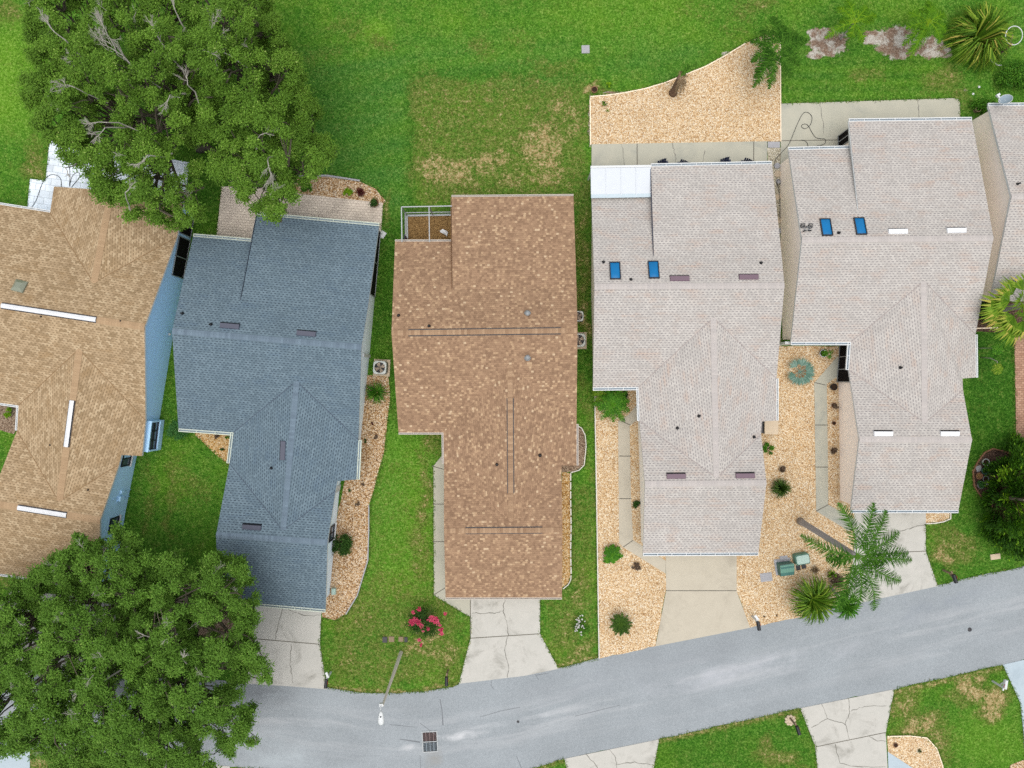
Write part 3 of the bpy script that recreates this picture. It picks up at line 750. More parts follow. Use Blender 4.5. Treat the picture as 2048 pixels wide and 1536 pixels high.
GUTIN = plain('gutter_inside', rgb(150, 166, 178), 0.6, 0.3)
class House:
    def __init__(s, label, pts, faces, outline, roofmat, wallmat, trim, cap, gut, inset=0.16, walls=True, seams=()):
        s.p = {k: P(*v) for k, v in pts.items()}
        s.px = pts
        # set the junctions exactly on the roof planes they belong to
        def onplane(k, a, b, cc):
            if not all(q in s.p for q in (k, a, b, cc)):
                return
            n = (s.p[b] - s.p[a]).cross(s.p[cc] - s.p[a])
            o = Vector((0, 0, H)); r = s.p[k] - o
            s.p[k] = o + r * ((s.p[a] - o).dot(n) / r.dot(n))
        for k in ('MR', 'BL', 'BR', 'AN', 'VE'):
            onplane(k, 'RL', 'RR', 'A')
        for k in ('IL', 'SE', 'AP'):
            onplane(k, 'RL', 'RR', 'SW')
        for k in ('A2', 'VR'):
            onplane(k, 'FL', 'FR', 'LC')
        onplane('NO', 'AP', 'A2', 'ME')
        c = sum((s.p[k] for k in outline), Vector()) / len(outline)
        s.root = thing('house', (c.x, c.y, 0), label, 'house')
        s.faces = []
        mb = MB()
        # shingled slopes
        for f in faces:
            vs = [s.p[k] for k in f]
            n = newell(vs)
            if n.z < 0:
                vs = vs[::-1]; n = -n
            s.faces.append((vs, n))
            u = Vector((0, 0, 1)).cross(n)
            if u.length < 1e-4:
                u = Vector((1, 0, 0))
            u.normalize()
            v = n.cross(u)
            mb.add(vs, [tuple(range(len(vs)))], 0, [[(q.dot(u), q.dot(v)) for q in vs]])
        # fascia and underside
        ol = [s.p[k] for k in outline]
        m = len(ol)
        area = sum(ol[i].x * ol[(i + 1) % m].y - ol[(i + 1) % m].x * ol[i].y for i in range(m))
        if area < 0:
            ol = ol[::-1]; outline = outline[::-1]
        s.ol, s.names = ol, list(outline)
        th = Vector((0, 0, 0.17))
        for i in range(m):
            a, b = ol[i], ol[(i + 1) % m]
            mb.add([a - th, b - th, b, a], [(0, 1, 2, 3)], 1)
        for vs, n in s.faces:
            mb.add([q - th for q in reversed(vs)], [tuple(range(len(vs)))], 1)
        for a, b in seams:
            pa, pb = s.p[a], s.p[b]
            d = (pb - pa); L = d.length; d.normalize()
            sd = Vector((-d.y, d.x, 0)).normalized() * 0.022
            up = Vector((0, 0, 0.012))
            mb.add([pa + sd + up, pa - sd + up, pb - sd + up, pb + sd + up], [(0, 1, 2, 3)], 2)
        s.roof = mb.build('roof', [roofmat, trim, SEAMS[roofmat.name]], s.root)
        # walls
        ins = []
        for i in range(m):
            a, b, cc = ol[i - 1], ol[i], ol[(i + 1) % m]
            d1 = Vector((b.x - a.x, b.y - a.y, 0)).normalized()
            d2 = Vector((cc.x - b.x, cc.y - b.y, 0)).normalized()
            n1 = Vector((-d1.y, d1.x, 0)); n2 = Vector((-d2.y, d2.x, 0))
            k = 1 + n1.dot(n2)
            off = (n1 + n2) / max(k, 0.4) * inset
            ins.append(Vector((b.x + off.x, b.y + off.y, b.z - 0.20)))
        s.ins = ins
        if walls:
            wb = MB()
            for i in range(m):
                a, b = ins[i], ins[(i + 1) % m]
                wb.add([Vector((a.x, a.y, -0.05)), Vector((b.x, b.y, -0.05)), b, a], [(0, 1, 2, 3)], 0)
            s.wall = wb.build('wall', wallmat, s.root)
        s.trim, s.capm, s.gutm = trim, cap, gut
    def ridge(s, a, b, w=0.15, mat=None, name='ridge_cap', h=0.02, a_z=None):
        pa, pb = (s.p[a] if isinstance(a, str) else a), (s.p[b] if isinstance(b, str) else b)
        d = (pb - pa); L = d.length; d.normalize()
        sd = Vector((-d.y, d.x, 0)).normalized() * w
        dz = Vector((0, 0, -0.30 * w))
        up = Vector((0, 0, h))
        mb = MB()
        vs = [pa + sd + dz + up, pa + up, pa - sd + dz + up, pb - sd + dz + up, pb + up, pb + sd + dz + up]
        mb.add(vs, [(0, 1, 4, 5)], 0, [[(0, 1), (0, 0), (L, 0), (L, 1)]])
        mb.add(vs, [(1, 2, 3, 4)], 0, [[(0, 0), (0, 1), (L, 1), (L, 0)]])
        lo = Vector((0, 0, -h - 0.03))
        mb.add([vs[0], vs[5], vs[5] + lo, vs[0] + lo], [(0, 1, 2, 3), (3, 2, 1, 0)][:1], 1)
        mb.add([vs[3], vs[2], vs[2] + lo, vs[3] + lo], [(0, 1, 2, 3)], 1)
        for k in (0, 3):
            q = [vs[k], vs[k + 1], vs[k + 2]] if k == 0 else [vs[3], vs[4], vs[5]]
            mb.add(q + [q[2] + lo, q[1] + lo, q[0] + lo], [(0, 1, 2, 3, 4, 5)], 1)
        if name == 'ridge_vent':  # vent's dark side and edge shadow drawn as flat dark strips
            for k, e in ((1, 0), (-1, 2)):
                a0, b0 = vs[e], vs[5 if e == 0 else 3]
                q = sd.normalized() * .06 * k
                dn = Vector((0, 0, -.055))
                mb.add([a0 + dn, b0 + dn, b0 + q + dn, a0 + q + dn], [(0, 1, 2, 3)], 1)
        return mb.build(name, [mat or s.capm, DARKM if name == 'ridge_vent' else (mat or s.capm)], s.roof if name == 'ridge_cap' else s.root)
    def hit(s, px, py):
        o = Vector((0, 0, H)); d = (P(px, py) - o).normalized()
        best = None
        for vs, n in s.faces:
            for i in range(1, len(vs) - 1):
                q = intersect_ray_tri(vs[0], vs[i], vs[i + 1], d, o, True)
                if q is not None and (best is None or q.z > best[0].z):
                    best = (q, n)
        if best is None:
            best = (P(px, py, 3), Vector((0, 0, 1)))
        q, n = best
        u = Vector((0, 0, 1)).cross(n)
        if u.length < 1e-3: u = Vector((1, 0, 0))
        u.normalize()
        v = n.cross(u)
        return q, Matrix((u, v, n)).transposed()
    def along(s, q, M, lx, ly, lz):
        return q + M @ Vector((lx, ly, lz))
    def roof_vent(s, px, py, mat, L=1.15, W=0.42, h=0.14, label=None):
        """low slant-backed box vent, open on its down-slope side"""
        q, M = s.hit(px, py)
        mb = MB()
        a, b = L / 2, W / 2
        vs = [(a, b, -0.02), (-a, b, -0.02), (-a, -b, -0.02), (a, -b, -0.02), (a - .03, b - .02, .05), (-a + .03, b - .02, .05), (-a + .02, -b + .15, h), (a - .02, -b + .15, h)]
        vs = [s.along(q, M, *v) for v in vs]
        mb.add(vs, [(4, 5, 6, 7), (0, 1, 5, 4), (1, 2, 6, 5), (3, 0, 4, 7)], 0)
        mb.add(vs, [(2, 3, 7, 6)], 1)
        return mb.build('roof_vent', [mat, BLACK], s.root)
    def skylight(s, px, py, w=0.58, h=1.08):
        q, M = s.hit(px, py)
        mb = MB()
        t = 0.05
        for x in (-w / 2, w / 2):
            mb.box(s.along(q, M, x, 0, 0.04), (t, h + t, 0.12), M=M)
        for y in (-h / 2, h / 2):
            mb.box(s.along(q, M, 0, y, 0.04), (w - t, t, 0.12), M=M)
        fr = mb.build('skylight', DARKM, s.root)
        g = MB()
        nx, ny = 6, 8
        vs = []
        for j in range(ny + 1):
            for i in range(nx + 1):
                x = (i / nx - .5) * (w - t); y = (j / ny - .5) * (h - t)
                z = 0.055 + 0.05 * (1 - (2 * i / nx - 1) ** 4) * (1 - (2 * j / ny - 1) ** 4)
                vs.append(s.along(q, M, x, y, z))
        g.add(vs, [(j * (nx + 1) + i, j * (nx + 1) + i + 1, (j + 1) * (nx + 1) + i + 1, (j + 1) * (nx + 1) + i) for j in range(ny) for i in range(nx)])
        g.build('glass', SKYBLUE, fr, True)
        return fr
    def pipe(s, px, py, r=0.05, h=0.28, mat=None):
        q, M = s.hit(px, py)
        mb = MB()
        mb.lathe(q - Vector((0, 0, 0.05)), [(r * 2.2, 0.0), (r * 2.0, 0.06), (r * 1.1, 0.12), (r, h), (r * .7, h), (r * .7, h - .08)], 10)
        mb.disc(q + Vector((0, 0, h - 0.12)), r * .7, 10)
        return mb.build('vent_pipe', mat or BLACK, s.root, True)
    def dome(s, px, py, r=0.14):
        q, M = s.hit(px, py)
        mb = MB()
        mb.lathe(q - Vector((0, 0, 0.06)), [(r * 1.5, 0), (r * 1.4, 0.07), (r * .8, 0.09), (r * .8, .22), (r * 1.15, .24), (r * 1.1, .30), (r * .7, .36), (r * .25, .39), (0.01, .40)], 16)
        return mb.build('roof_vent', GREYM, s.root, True)
    def gutter(s, a, b, side=None, brackets=True, mat=None, w=0.155, t0=0.0, t1=1.0):
        """open channel along an eave with its spacer straps"""
        pa, pb = s.p[a].copy(), s.p[b].copy()
        pa, pb = pa + (pb - pa) * t0, pa + (pb - pa) * t1
        ia, ib = s.names.index(a), s.names.index(b)
        if (ia + 1) % len(s.names) != ib:
            pa, pb = pb, pa
        d = (pb - pa); L = d.length; d.normalize()
        o = Vector((d.y, -d.x, 0)).normalized()
        mb = MB()
        z = Vector((0, 0, -0.07))
        mb.bar(pa + o * 0.025 + z, pb + o * 0.025 + z, 0.045, 0.12)
        mb.bar(pa + o * (w + .01) + z, pb + o * (w + .01) + z, 0.05, 0.12)
        mb.bar(pa + o * (w / 2 + .01) + z * 1.75, pb + o * (w / 2 + .01) + z * 1.7, w - 0.01, 0.012, 1)
        for q, sg in ((pa, 1), (pb, -1)):
            mb.bar(q + o * 0.02 + z + d * sg * .012, q + o * w + z + d * sg * .012, 0.02, 0.135)
        n = max(1, int(L / 0.85))
        for i in range(n + 1):
            q = pa + d * min(L - .02, max(.02, L * i / n))
            mb.bar(q + o * 0.0 + Vector((0, 0, -0.015)), q + o * (w + .02) + Vector((0, 0, -0.015)), 0.035, 0.012)
        return mb.build('gutter', [mat or s.gutm, GUTIN], s.root)
    def wallplane(s, a, b):
        return s.ins[s.names.index(a)], s.ins[s.names.index(b)]
    def proj(s, a, b, px, py, out=0.0):
        """point of the wall between corners a and b that is seen at the pixel"""
        if (s.names.index(a) + 1) % len(s.names) != s.names.index(b):
            a, b = b, a
        pa, pb = s.wallplane(a, b)
        d = Vector((pb.x - pa.x, pb.y - pa.y, 0)).normalized()
        n = Vector((d.y, -d.x, 0))
        o = Vector((0, 0, H)); r = P(px, py) - o
        t = (pa + n * out - o).dot(n) / r.dot(n)
        return o + r * t, d, n
    def window(s, a, b, px, py, w=0.9, h=1.1, zc=None, name='window', sill=True):
        q, d, n = s.proj(a, b, px, py)
        if zc is not None:
            q.z = zc
        mb = MB()
        M = Matrix((d, Vector((0, 0, 1)), n)).transposed()
        t = 0.07
        for x in (-w / 2, 0, w / 2):
            mb.box(q + M @ Vector((x, 0, 0.03)), (t if x else .04, h + t, 0.08), M=M)
        for y in (-h / 2, h / 2):
            mb.box(q + M @ Vector((0, y, 0.032)), (w - t, t, 0.084), M=M)
        fr = mb.build(name, BLACK if name == 'window' else GREYM, s.root)
        g = MB()
        g.box(q + M @ Vector((0, 0, 0.012)), (w - t + .002, h - t + .002, 0.02), M=M)
        g.build('pane', PANE, fr)
        if sill:
            k = MB()
            k.box(q + M @ Vector((0, -h / 2 - .07, 0.07)), (w + .2, .06, 0.16), M=M)
            k.build('sill', s.trim, fr)
        return fr
    def patch(s, a, b, px0, px1, z0, z1, mat, name, out=0.02, frame=None):
        """framed panel set on a wall between two pixels along it"""
        qa, d, n = s.proj(a, b, *px0)
        qb, _, _ = s.proj(a, b, *px1)
        if (qb - qa).dot(d) < 0:
            qa, qb = qb, qa
        qa.z = qb.z = 0
        mb = MB()
        L = (qb - qa).length
        M = Matrix((d, Vector((0, 0, 1)), n)).transposed()
        mid = (qa + qb) / 2
        mb.box(Vector((mid.x, mid.y, (z0 + z1) / 2)) + n * out / 2, (L, z1 - z0, out), M=M)
        o = mb.build(name, mat, s.root)
        if frame is not None:
            fb = MB()
            for k in range(frame + 1):
                q = qa + (qb - qa) * (k / frame)
                fb.box(Vector((q.x, q.y, (z0 + z1) / 2)) + n * (out + .015), (0.05, z1 - z0 + .05, 0.05), M=M)
            for z in (z0, z1):
                fb.box(Vector((mid.x, mid.y, z)) + n * (out + .013), (L, 0.05, 0.046), M=M)
            fb.build('screen_frame', GREYM if frame > 1 else DARKM, o)
        return o

def seam_mat(name, c):
    return plain(name, c, 0.95, 0.1)
SEAMS = {'tan_shingles': seam_mat('tan_valley', rgb(150, 122, 90)), 'slate_blue_shingles': seam_mat('blue_valley', rgb(86, 98, 112)),
         'brown_shingles': seam_mat('brown_valley', rgb(140, 106, 80)), 'pale_grey_shingles': seam_mat('pale_valley', rgb(172, 162, 158))}

STD_FACES = [('RL', 'RR', 'BR', 'BL', 'MR', 'A'), ('BL', 'BR', 'NE', 'NW'),
             ('RL', 'SW', 'IL', 'AP', 'SE', 'RR'), ('AP', 'IL', 'LC', 'A2'), ('AP', 'SE', 'ME', 'NO', 'VR', 'A2'),
             ('FL', 'LC', 'A2', 'VR', 'FR'), ('FL', 'FR', 'FE', 'FW')]
STD_OUT = ['A', 'MR', 'NW', 'NE', 'BR', 'RR', 'SE', 'ME', 'NO', 'VR', 'FR', 'FE', 'FW', 'FL', 'LC', 'IL', 'SW', 'RL']
STD_SEAMS = [('AP', 'IL'), ('AP', 'SE'), ('A2', 'LC'), ('A2', 'VR')]

def step_gable(hs, mat=None):
    """the upright triangle where the shallower rear slope stands above the main slope"""
    a, b, c = hs.p['BL'], hs.p['NW'], hs.p['MR']
    dn = Vector((0, 0, -0.12))
    o = Vector((-0.02, 0, 0))
    mb = MB()
    mb.add([a + o, b + o, c + o + dn, b + dn + o], [(0, 1, 3, 2)])
    mb.bar(a + o * 2.2 + Vector((0, 0, -.03)), b + o * 2.2 + Vector((0, 0, -.03)), 0.025, 0.12)
    return mb.build('rake_board', mat or hs.trim, hs.root)

# house with the slate blue roof
h2 = House('house with slate blue shingle roof and pale blue side wall', dict(
    A=(386, 473, E), MR=(503, 483, E), NW=(514, 430, E), NE=(758, 452, E), BL=(482, 600, B), BR=(735, 620, B), RL=(344, 662, R), RR=(723, 694, R),
    SW=(357, 857, E), IL=(467, 865, E), LC=(459, 927, E), AP=(593, 762, C), A2=(566, 1061, C), SE=(717, 880, E), ME=(713, 959, E), NO=(675, 962, 2.5), VR=(671, 982, 2.5),
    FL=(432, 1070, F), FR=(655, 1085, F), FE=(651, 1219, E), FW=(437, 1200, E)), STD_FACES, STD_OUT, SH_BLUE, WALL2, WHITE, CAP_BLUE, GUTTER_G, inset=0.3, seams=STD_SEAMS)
step_gable(h2, SEAMS['slate_blue_shingles'])
for a, b in (('RL', 'RR'), ('AP', 'A2'), ('FL', 'FR')): h2.ridge(a, b, 0.17)
for q in ((460, 651), (613, 666), (504, 1053)): h2.roof_vent(*q, VENT_D)
h2.roof_vent(565, 901, VENT_D)
for q in ((365, 627), (422, 649), (543, 936)): h2.pipe(*q)
for a, b in (('A', 'MR'), ('NW', 'NE'), ('SW', 'IL'), ('IL', 'LC'), ('SE', 'ME'), ('FE', 'FW')): h2.gutter(a, b)
h2.patch('NE', 'BR', (764, 470), (750, 595), 0.15, 1.95, SCREEN, 'porch_screen', 0.03, 2)
h2.window('VR', 'FR', 664, 1065, 0.9, 1.1, 1.25)
h2.patch('NO', 'VR', (680, 968), (678, 980), 0.1, 1.9, WHITE, 'downspout', 0.08)
h2.patch('BR', 'RR', (741, 710), (740, 716), 0.1, 2.2, WHITE, 'downspout', 0.08)

# house with the brown roof
h3 = House('house with mottled brown shingle roof and rear screen enclosure', dict(
    A=(790, 483, E), MR=(903, 483, E), NW=(903, 394, E), NE=(1147, 392, E), BL=(905, 580, B), BR=(1153, 575, B), RL=(783, 666, R), RR=(1155, 661, R),
    SW=(797, 865, E), IL=(887, 865, E), LC=(888, 928, E), AP=(1020, 730, C), A2=(1022, 1043, C), SE=(1153, 848, E), ME=(1153, 931, E), NO=(1123, 931, 2.5), VR=(1123, 946, 2.5),
    FL=(888, 1062, F), FR=(1125, 1060, F), FE=(1124, 1195, E), FW=(891, 1195, E)), STD_FACES, STD_OUT, SH_BROWN, WALL3, WALL3, CAP_BROWN, GUTTER_B, inset=0.35, seams=())
step_gable(h3, SEAMS['brown_shingles'])
for a, b in (('RL', 'RR'), ('AP', 'A2'), ('FL', 'FR')): h3.ridge(a, b, 0.15)
def lerp_ridge(hs, a, b, t0, t1, mat, w=0.15, h=0.05):
    pa, pb = hs.p[a], hs.p[b]
    return hs.ridge(pa + (pb - pa) * t0, pa + (pb - pa) * t1, w, mat, 'ridge_vent', h)
lerp_ridge(h3, 'RL', 'RR', .09, .91, CAP_BROWN)
lerp_ridge(h3, 'AP', 'A2', .21, .82, CAP_BROWN)
lerp_ridge(h3, 'FL', 'FR', .18, .83, CAP_BROWN)
for q in ((1055, 627), (1055, 715)): h3.dome(*q)
for q in ((797, 631), (858, 652), (1080, 911), (994, 929)): h3.pipe(*q)
for a, b in (('SW', 'IL'), ('IL', 'LC'), ('SE', 'ME'), ('NW', 'NE'), ('FE', 'FW'), ('A', 'MR')): h3.gutter(a, b, w=0.09)
h3.patch('NO', 'VR', (1124, 934), (1124, 944), 0.1, 2.0, WHITE, 'downspout', 0.1)

# pale roofed house with the blue skylights and the white flat roof
h4 = House('house with pale grey shingle roof, plum vents and a white flat roof at the back', dict(
    A=(1183, 393, E), MR=(1303, 390, E), NW=(1302, 333, E), NE=(1544, 328, E), BL=(1308, 512, B), BR=(1563, 508, B), RL=(1189, 573, R), RR=(1569, 571, R),
    SW=(1186, 775, E), IL=(1277, 774, E), LC=(1279, 842, E), AP=(1427, 635, C), A2=(1433, 956, C), SE=(1553, 757, E), ME=(1553, 841, E), NO=(1524, 843, 2.5), VR=(1522, 868, 2.5),
    FL=(1290, 968, F), FR=(1533, 966, F), FE=(1517, 1105, E), FW=(1286, 1106, E)), STD_FACES, STD_OUT, SH_PALE, WALL4, WHITE, CAP_PALE, WHITE, inset=0.25, seams=STD_SEAMS)
step_gable(h4, VENT_D)
for a, b in (('RL', 'RR'), ('AP', 'A2'), ('FL', 'FR')): h4.ridge(a, b, 0.17)
for q in ((1359, 556), (1497, 553), (1352, 951), (1490, 950)): h4.roof_vent(*q, VENT_P)
for q in ((1230, 542), (1307, 540)): h4.skylight(*q)
for q in ((1207, 524), (1262, 559), (1522, 526), (1398, 832), (1355, 856), (1508, 874)): h4.pipe(*q)
for a, b in (('NW', 'NE'), ('SW', 'IL'), ('IL', 'LC'), ('SE', 'ME'), ('FE', 'FW')): h4.gutter(a, b, w=.10 if a in ('SE', 'IL') else .155)
def flat_roof(hs):
    """white insulated pan roof over the back porch"""
    mb = MB()
    a, b, c, d = P(1181, 337, E), P(1302, 335, E), P(1302.5, 391, E + .26), P(1182, 393, E + .26)
    n = 4
    up = Vector((0, 0, .06))
    for i in range(n):
        t0, t1 = i / n, (i + 1) / n - .006
        q = [a + (b - a) * t0, a + (b - a) * t1, d + (c - d) * t1, d + (c - d) * t0]
        mb.add([x + up * 0 for x in q] + [x + up for x in q], [(4, 7, 6, 5)[::-1], (0, 1, 5, 4), (1, 2, 6, 5), (2, 3, 7, 6), (3, 0, 4, 7)])
    for i in range(1, n):
        t = i / n
        mb.bar(a + (b - a) * t + up * 1.2, d + (c - d) * t + up * 1.2, .05, .03)
    mb.bar(d + up * .6, c + up * .6, .22, .05, 1)
    o = mb.build('porch_roof', [WHITE_R, SLABW], hs.root)
    g = MB()
    g.bar(a + Vector((0, .08, 0)), b + Vector((0, .08, 0)), .13, .12)
    g.build('gutter', WHITE, hs.root)
    for q in (a, a + (b - a) * .5, b):
        ps = MB()
        ps.box((q.x + (.08 if q is a else -.05), q.y - .1, E / 2 - .03), (.09, .09, E - .02))
        ps.build('porch_post', WHITE, hs.root)
WHITE_R = plain('white_roof_panel', paint(190, 195, 200), 0.5, 0.3, var=0.05)
SLABW = plain('pale_blue_flashing', rgb(196, 212, 220), 0.5, 0.3)
flat_roof(h4)

# pale roofed house with the white vents
h5 = House('house with pale grey shingle roof, white vents and a tall beige side wall', dict(
    A=(1577, 300, E), MR=(1700, 297, E), NW=(1698, 243, E), NE=(1944, 240, E), BL=(1717, 420, B), BR=(1977, 418, B), RL=(1604, 480, R), RR=(1987, 476, R),
    SW=(1582, 684, E), IL=(1702, 684, E), LC=(1698, 740, E), AP=(1848, 562, C), A2=(1850, 846, C), SE=(1951, 669, E), ME=(1952, 755, E), NO=(1925, 757, 2.5), VR=(1926, 780, 2.5),
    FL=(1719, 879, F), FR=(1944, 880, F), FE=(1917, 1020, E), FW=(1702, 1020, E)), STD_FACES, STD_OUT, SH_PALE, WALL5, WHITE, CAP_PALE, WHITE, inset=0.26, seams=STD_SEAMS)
step_gable(h5)
for a, b in (('RL', 'RR'), ('AP', 'A2'), ('FL', 'FR')): h5.ridge(a, b, 0.17)
for q in ((1795, 462), (1912, 460), (1766, 866), (1899, 866)): h5.roof_vent(*q, VENT_W)
for q in ((1652, 455), (1720, 453)): h5.skylight(*q)
for q in ((1677, 466), (1801, 735)): h5.pipe(*q)
for a, b in (('A', 'MR'), ('NW', 'NE'), ('SW', 'IL'), ('IL', 'LC'), ('SE', 'ME'), ('FE', 'FW')): h5.gutter(a, b, w=.10 if a == 'SE' else .155)
h5.patch('IL', 'LC', (1674, 690), (1674, 764), 0.1, 2.0, SCREEN, 'porch_screen', 0.03, 3)
h5.patch('MR', 'NW', (1681, 270), (1681, 295), 0.1, 2.0, SCREEN, 'porch_screen', 0.03, 2)
def wall_beam(hs):
    mb = MB()
    a, b = P(1562, 687, 0.9), P(1583, 686, 0.9)
    mb.box(((a.x + b.x) / 2, a.y, .9), (b.x - a.x + .1, .14, 1.8))
    return mb.build('garden_wall', WHITE)
tag(wall_beam(h5), 'short white screen wall joining the two pale roofed houses', 'wall')

# tan roofed house with blue walls
h1 = House('house with tan shingle roof, white ridge vents and blue stucco wall', dict(
    A=(-72, 398, E), MR=(100, 425, E), NW=(108, 373, E), RN=(222, 381, 3.45), NE=(367, 406, E), VE=(354, 474, E), AN=(187, 566, 3.45), RL=(-85, 598, R), RR=(289, 654, R),
    SW=(-78, 795, E), IL=(37, 811, E), LC=(34, 861, E), AP=(158, 698, C), A2=(118, 1003, C), SE=(291, 841, E), ME=(284, 912, E), NO=(243, 910, 2.5), VR=(238, 929, 2.5),
    FL=(-22, 1006, F), FR=(200, 1041, F), FE=(198, 1178, E), FW=(-30, 1143, E)),
    [('RL', 'RR', 'VE', 'AN', 'MR', 'A'), ('AN', 'MR', 'NW', 'RN'), ('AN', 'RN', 'NE', 'VE')] + STD_FACES[2:],
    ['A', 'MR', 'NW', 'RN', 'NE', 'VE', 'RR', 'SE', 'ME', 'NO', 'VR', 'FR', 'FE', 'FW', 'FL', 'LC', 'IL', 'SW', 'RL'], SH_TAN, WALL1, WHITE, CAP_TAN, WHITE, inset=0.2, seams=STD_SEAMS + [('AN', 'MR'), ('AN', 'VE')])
for a, b in (('RL', 'RR'), ('AP', 'A2'), ('FL', 'FR'), ('RN', 'AN')): h1.ridge(a, b, 0.20)
lerp_ridge(h1, 'RL', 'RR', .235, .742, VENT_W, .13, .09)
lerp_ridge(h1, 'AP', 'A2', .335, .64, VENT_W, .13, .09)
lerp_ridge(h1, 'FL', 'FR', .26, .70, VENT_W, .13, .09)
for q in ((82, 633), (241, 642), (100, 890), (176, 980)): h1.pipe(*q, r=.03, h=.12)
for a, b in (('A', 'MR'), ('SW', 'IL'), ('IL', 'LC'), ('FE', 'FW')): h1.gutter(a, b, w=.1)
def square_dome(hs, px, py):
    q, M = hs.hit(px, py)
    M2 = M @ Matrix.Rotation(-.1, 3, 'Z')
    mb = MB()
    w = .36
    vs = [hs.along(q, M2, x * k, y * k, z) for k, z in ((w, -.02), (w, .10), (w * .86, .14), (w * .45, .24)) for x, y in ((-1, -1), (1, -1), (1, 1), (-1, 1))]
    fs = [(i * 4 + k, i * 4 + (k + 1) % 4, i * 4 + 4 + (k + 1) % 4, i * 4 + 4 + k) for i in range(3) for k in range(4)] + [(12, 13, 14, 15)]
    mb.add(vs, fs)
    return mb.build('skylight', plain('grey_green_acrylic', rgb(140, 146, 128), .25, .5, var=.15), hs.root)
square_dome(h1, 40, 573)
h1.patch('VE', 'RR', (376, 480), (362, 556), 0.12, 1.75, SCREEN, 'porch_screen', 0.03, 2)
h1.patch('VE', 'NE', (385, 440), (378, 474), 0.12, 1.75, SCREEN, 'porch_screen', 0.03, 2)
def bay(hs):
    q, d, n = hs.proj('SE', 'ME', 318, 868)
    q.z = 1.05
    M = Matrix((d, Vector((0, 0, 1)), n)).transposed()
    mb = MB()
    mb.box(q + M @ Vector((0, -.75, .16)), (1.9, .5, .36), M=M)
    mb.box(q + M @ Vector((0, .72, .16)), (1.9, .1, .36), M=M)
    for x in (-.9, .9): mb.box(q + M @ Vector((x, 0, .155)), (.09, 1.0, .34), M=M)
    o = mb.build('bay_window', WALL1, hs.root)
    g = MB()
    g.box(q + M @ Vector((0, 0.05, .10)), (1.72, 1.2, .2), M=M)
    g.build('pane', PANE, o)
    f = MB()
    for x in (-.86, -.3, .3, .86): f.box(q + M @ Vector((x, .05, .22)), (.06, 1.2, .06), M=M)
    for y in (-.5, .05, .62): f.box(q + M @ Vector((0, y, .222)), (1.7, .06, .05), M=M)
    f.build('frame', BLACK, o)
bay(h1)
h1.window('VR', 'FR', 252, 917, .9, 1.0, 1.35)
h1.window('FR', 'FE', 225, 1050, .9, 1.0, 1.35)
def meter_box(hs):
    q, d, n = hs.proj('VR', 'FR', 247, 994)
    M = Matrix((d, Vector((0, 0, 1)), n)).transposed()
    q.z = 1.2
    mb = MB()
    mb.box(q + M @ Vector((0, 0, .09)), (.3, .45, .18), M=M)
    mb.box(q + M @ Vector((.4, -.1, .06)), (.18, .3, .12), M=M)
    mb.tube([q + M @ Vector((-.05, -.2, .06)), q + M @ Vector((-.05, -1.2, .06))], .025)
    mb.tube([q + M @ Vector((.05, .2, .06)), q + M @ Vector((.05, .9, .06))], .025)
    mb.tube([q + M @ Vector((.4, -.2, .06)), q + M @ Vector((.4, -1.2, .06))], .02)
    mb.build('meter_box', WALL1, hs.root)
meter_box(h1)
def wall_lamp(hs, a, b, px, py):
    q, d, n = hs.proj(a, b, px, py)
    mb = MB()
    mb.lathe(q + n * .1 - Vector((0, 0, .12)), [(.02, 0), (.07, .05), (.07, .16), (.02, .22)], 10)
    mb.bar(q, q + n * .1, .04, .04)
    mb.build('wall_lamp', WHITE, hs.root)
wall_lamp(h1, 'RR', 'SE', 336, 668)

# pale roofed house at the edge of the frame
h6 = House('house with pale grey shingle roof and beige wall, cut by the photo edge', dict(
    A=(1977, 212, E), NE=(2340, 208, E), RR=(2390, 392, R), SE=(2340, 600, E), SW=(1981, 603, E), RL=(2023, 393, R)),
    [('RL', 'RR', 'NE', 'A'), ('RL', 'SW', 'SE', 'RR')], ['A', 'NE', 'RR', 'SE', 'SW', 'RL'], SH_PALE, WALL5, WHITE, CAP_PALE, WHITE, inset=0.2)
h6.ridge('RL', 'RR', 0.17)
h6.pipe(2035, 368, .045, .3)
h6.gutter('A', 'NE')
# ---------------------------------------------------------------- vegetation
def leaf_mat(name, stops, trans=0.25, rough=0.55):
    M = Mt(name, rough, 0.10)
    t = M.attr('tint')
    c = M.ramp(t, stops)
    c = M.scalec(c, M.ma('ADD', M.ma('MULTIPLY', M.noise(0.9, 3, M.geo()), 0.5), 0.75))
    M.col(c)
    tr = M.n('BsdfTranslucent')
    M.put(tr.inputs[0], c)
    mx = M.n('MixShader')
    mx.inputs[0].default_value = trans
    out = M.nt.nodes['Material Output']
    M.nt.links.new(M.b.outputs[0], mx.inputs[1])
    M.nt.links.new(tr.outputs[0], mx.inputs[2])
    M.nt.links.new(mx.outputs[0], out.inputs[0])
    return M.m
OAK = leaf_mat('oak_leaf', [(0.0, rgb(74, 108, 32)), (0.35, rgb(98, 138, 46)), (0.7, rgb(122, 164, 58)), (0.92, rgb(150, 188, 78)), (1.0, rgb(172, 196, 104))])
OAK2 = leaf_mat('street_oak_leaf', [(0.0, rgb(76, 112, 36)), (0.4, rgb(98, 140, 50)), (0.8, rgb(120, 164, 62)), (1.0, rgb(154, 186, 90))])
BARK = plain('grey_bark', rgb(104, 98, 84), 0.95, 0.1, var=0.3, scale=7)
TWIG = plain('pale_dead_twig', rgb(182, 178, 168), 0.95, 0.1, var=0.2, scale=5)
PALM_D = leaf_mat('queen_palm_leaf', [(0.0, rgb(42, 82, 18)), (0.5, rgb(70, 120, 32)), (0.85, rgb(108, 156, 56)), (1.0, rgb(160, 188, 104))], 0.3, 0.75)
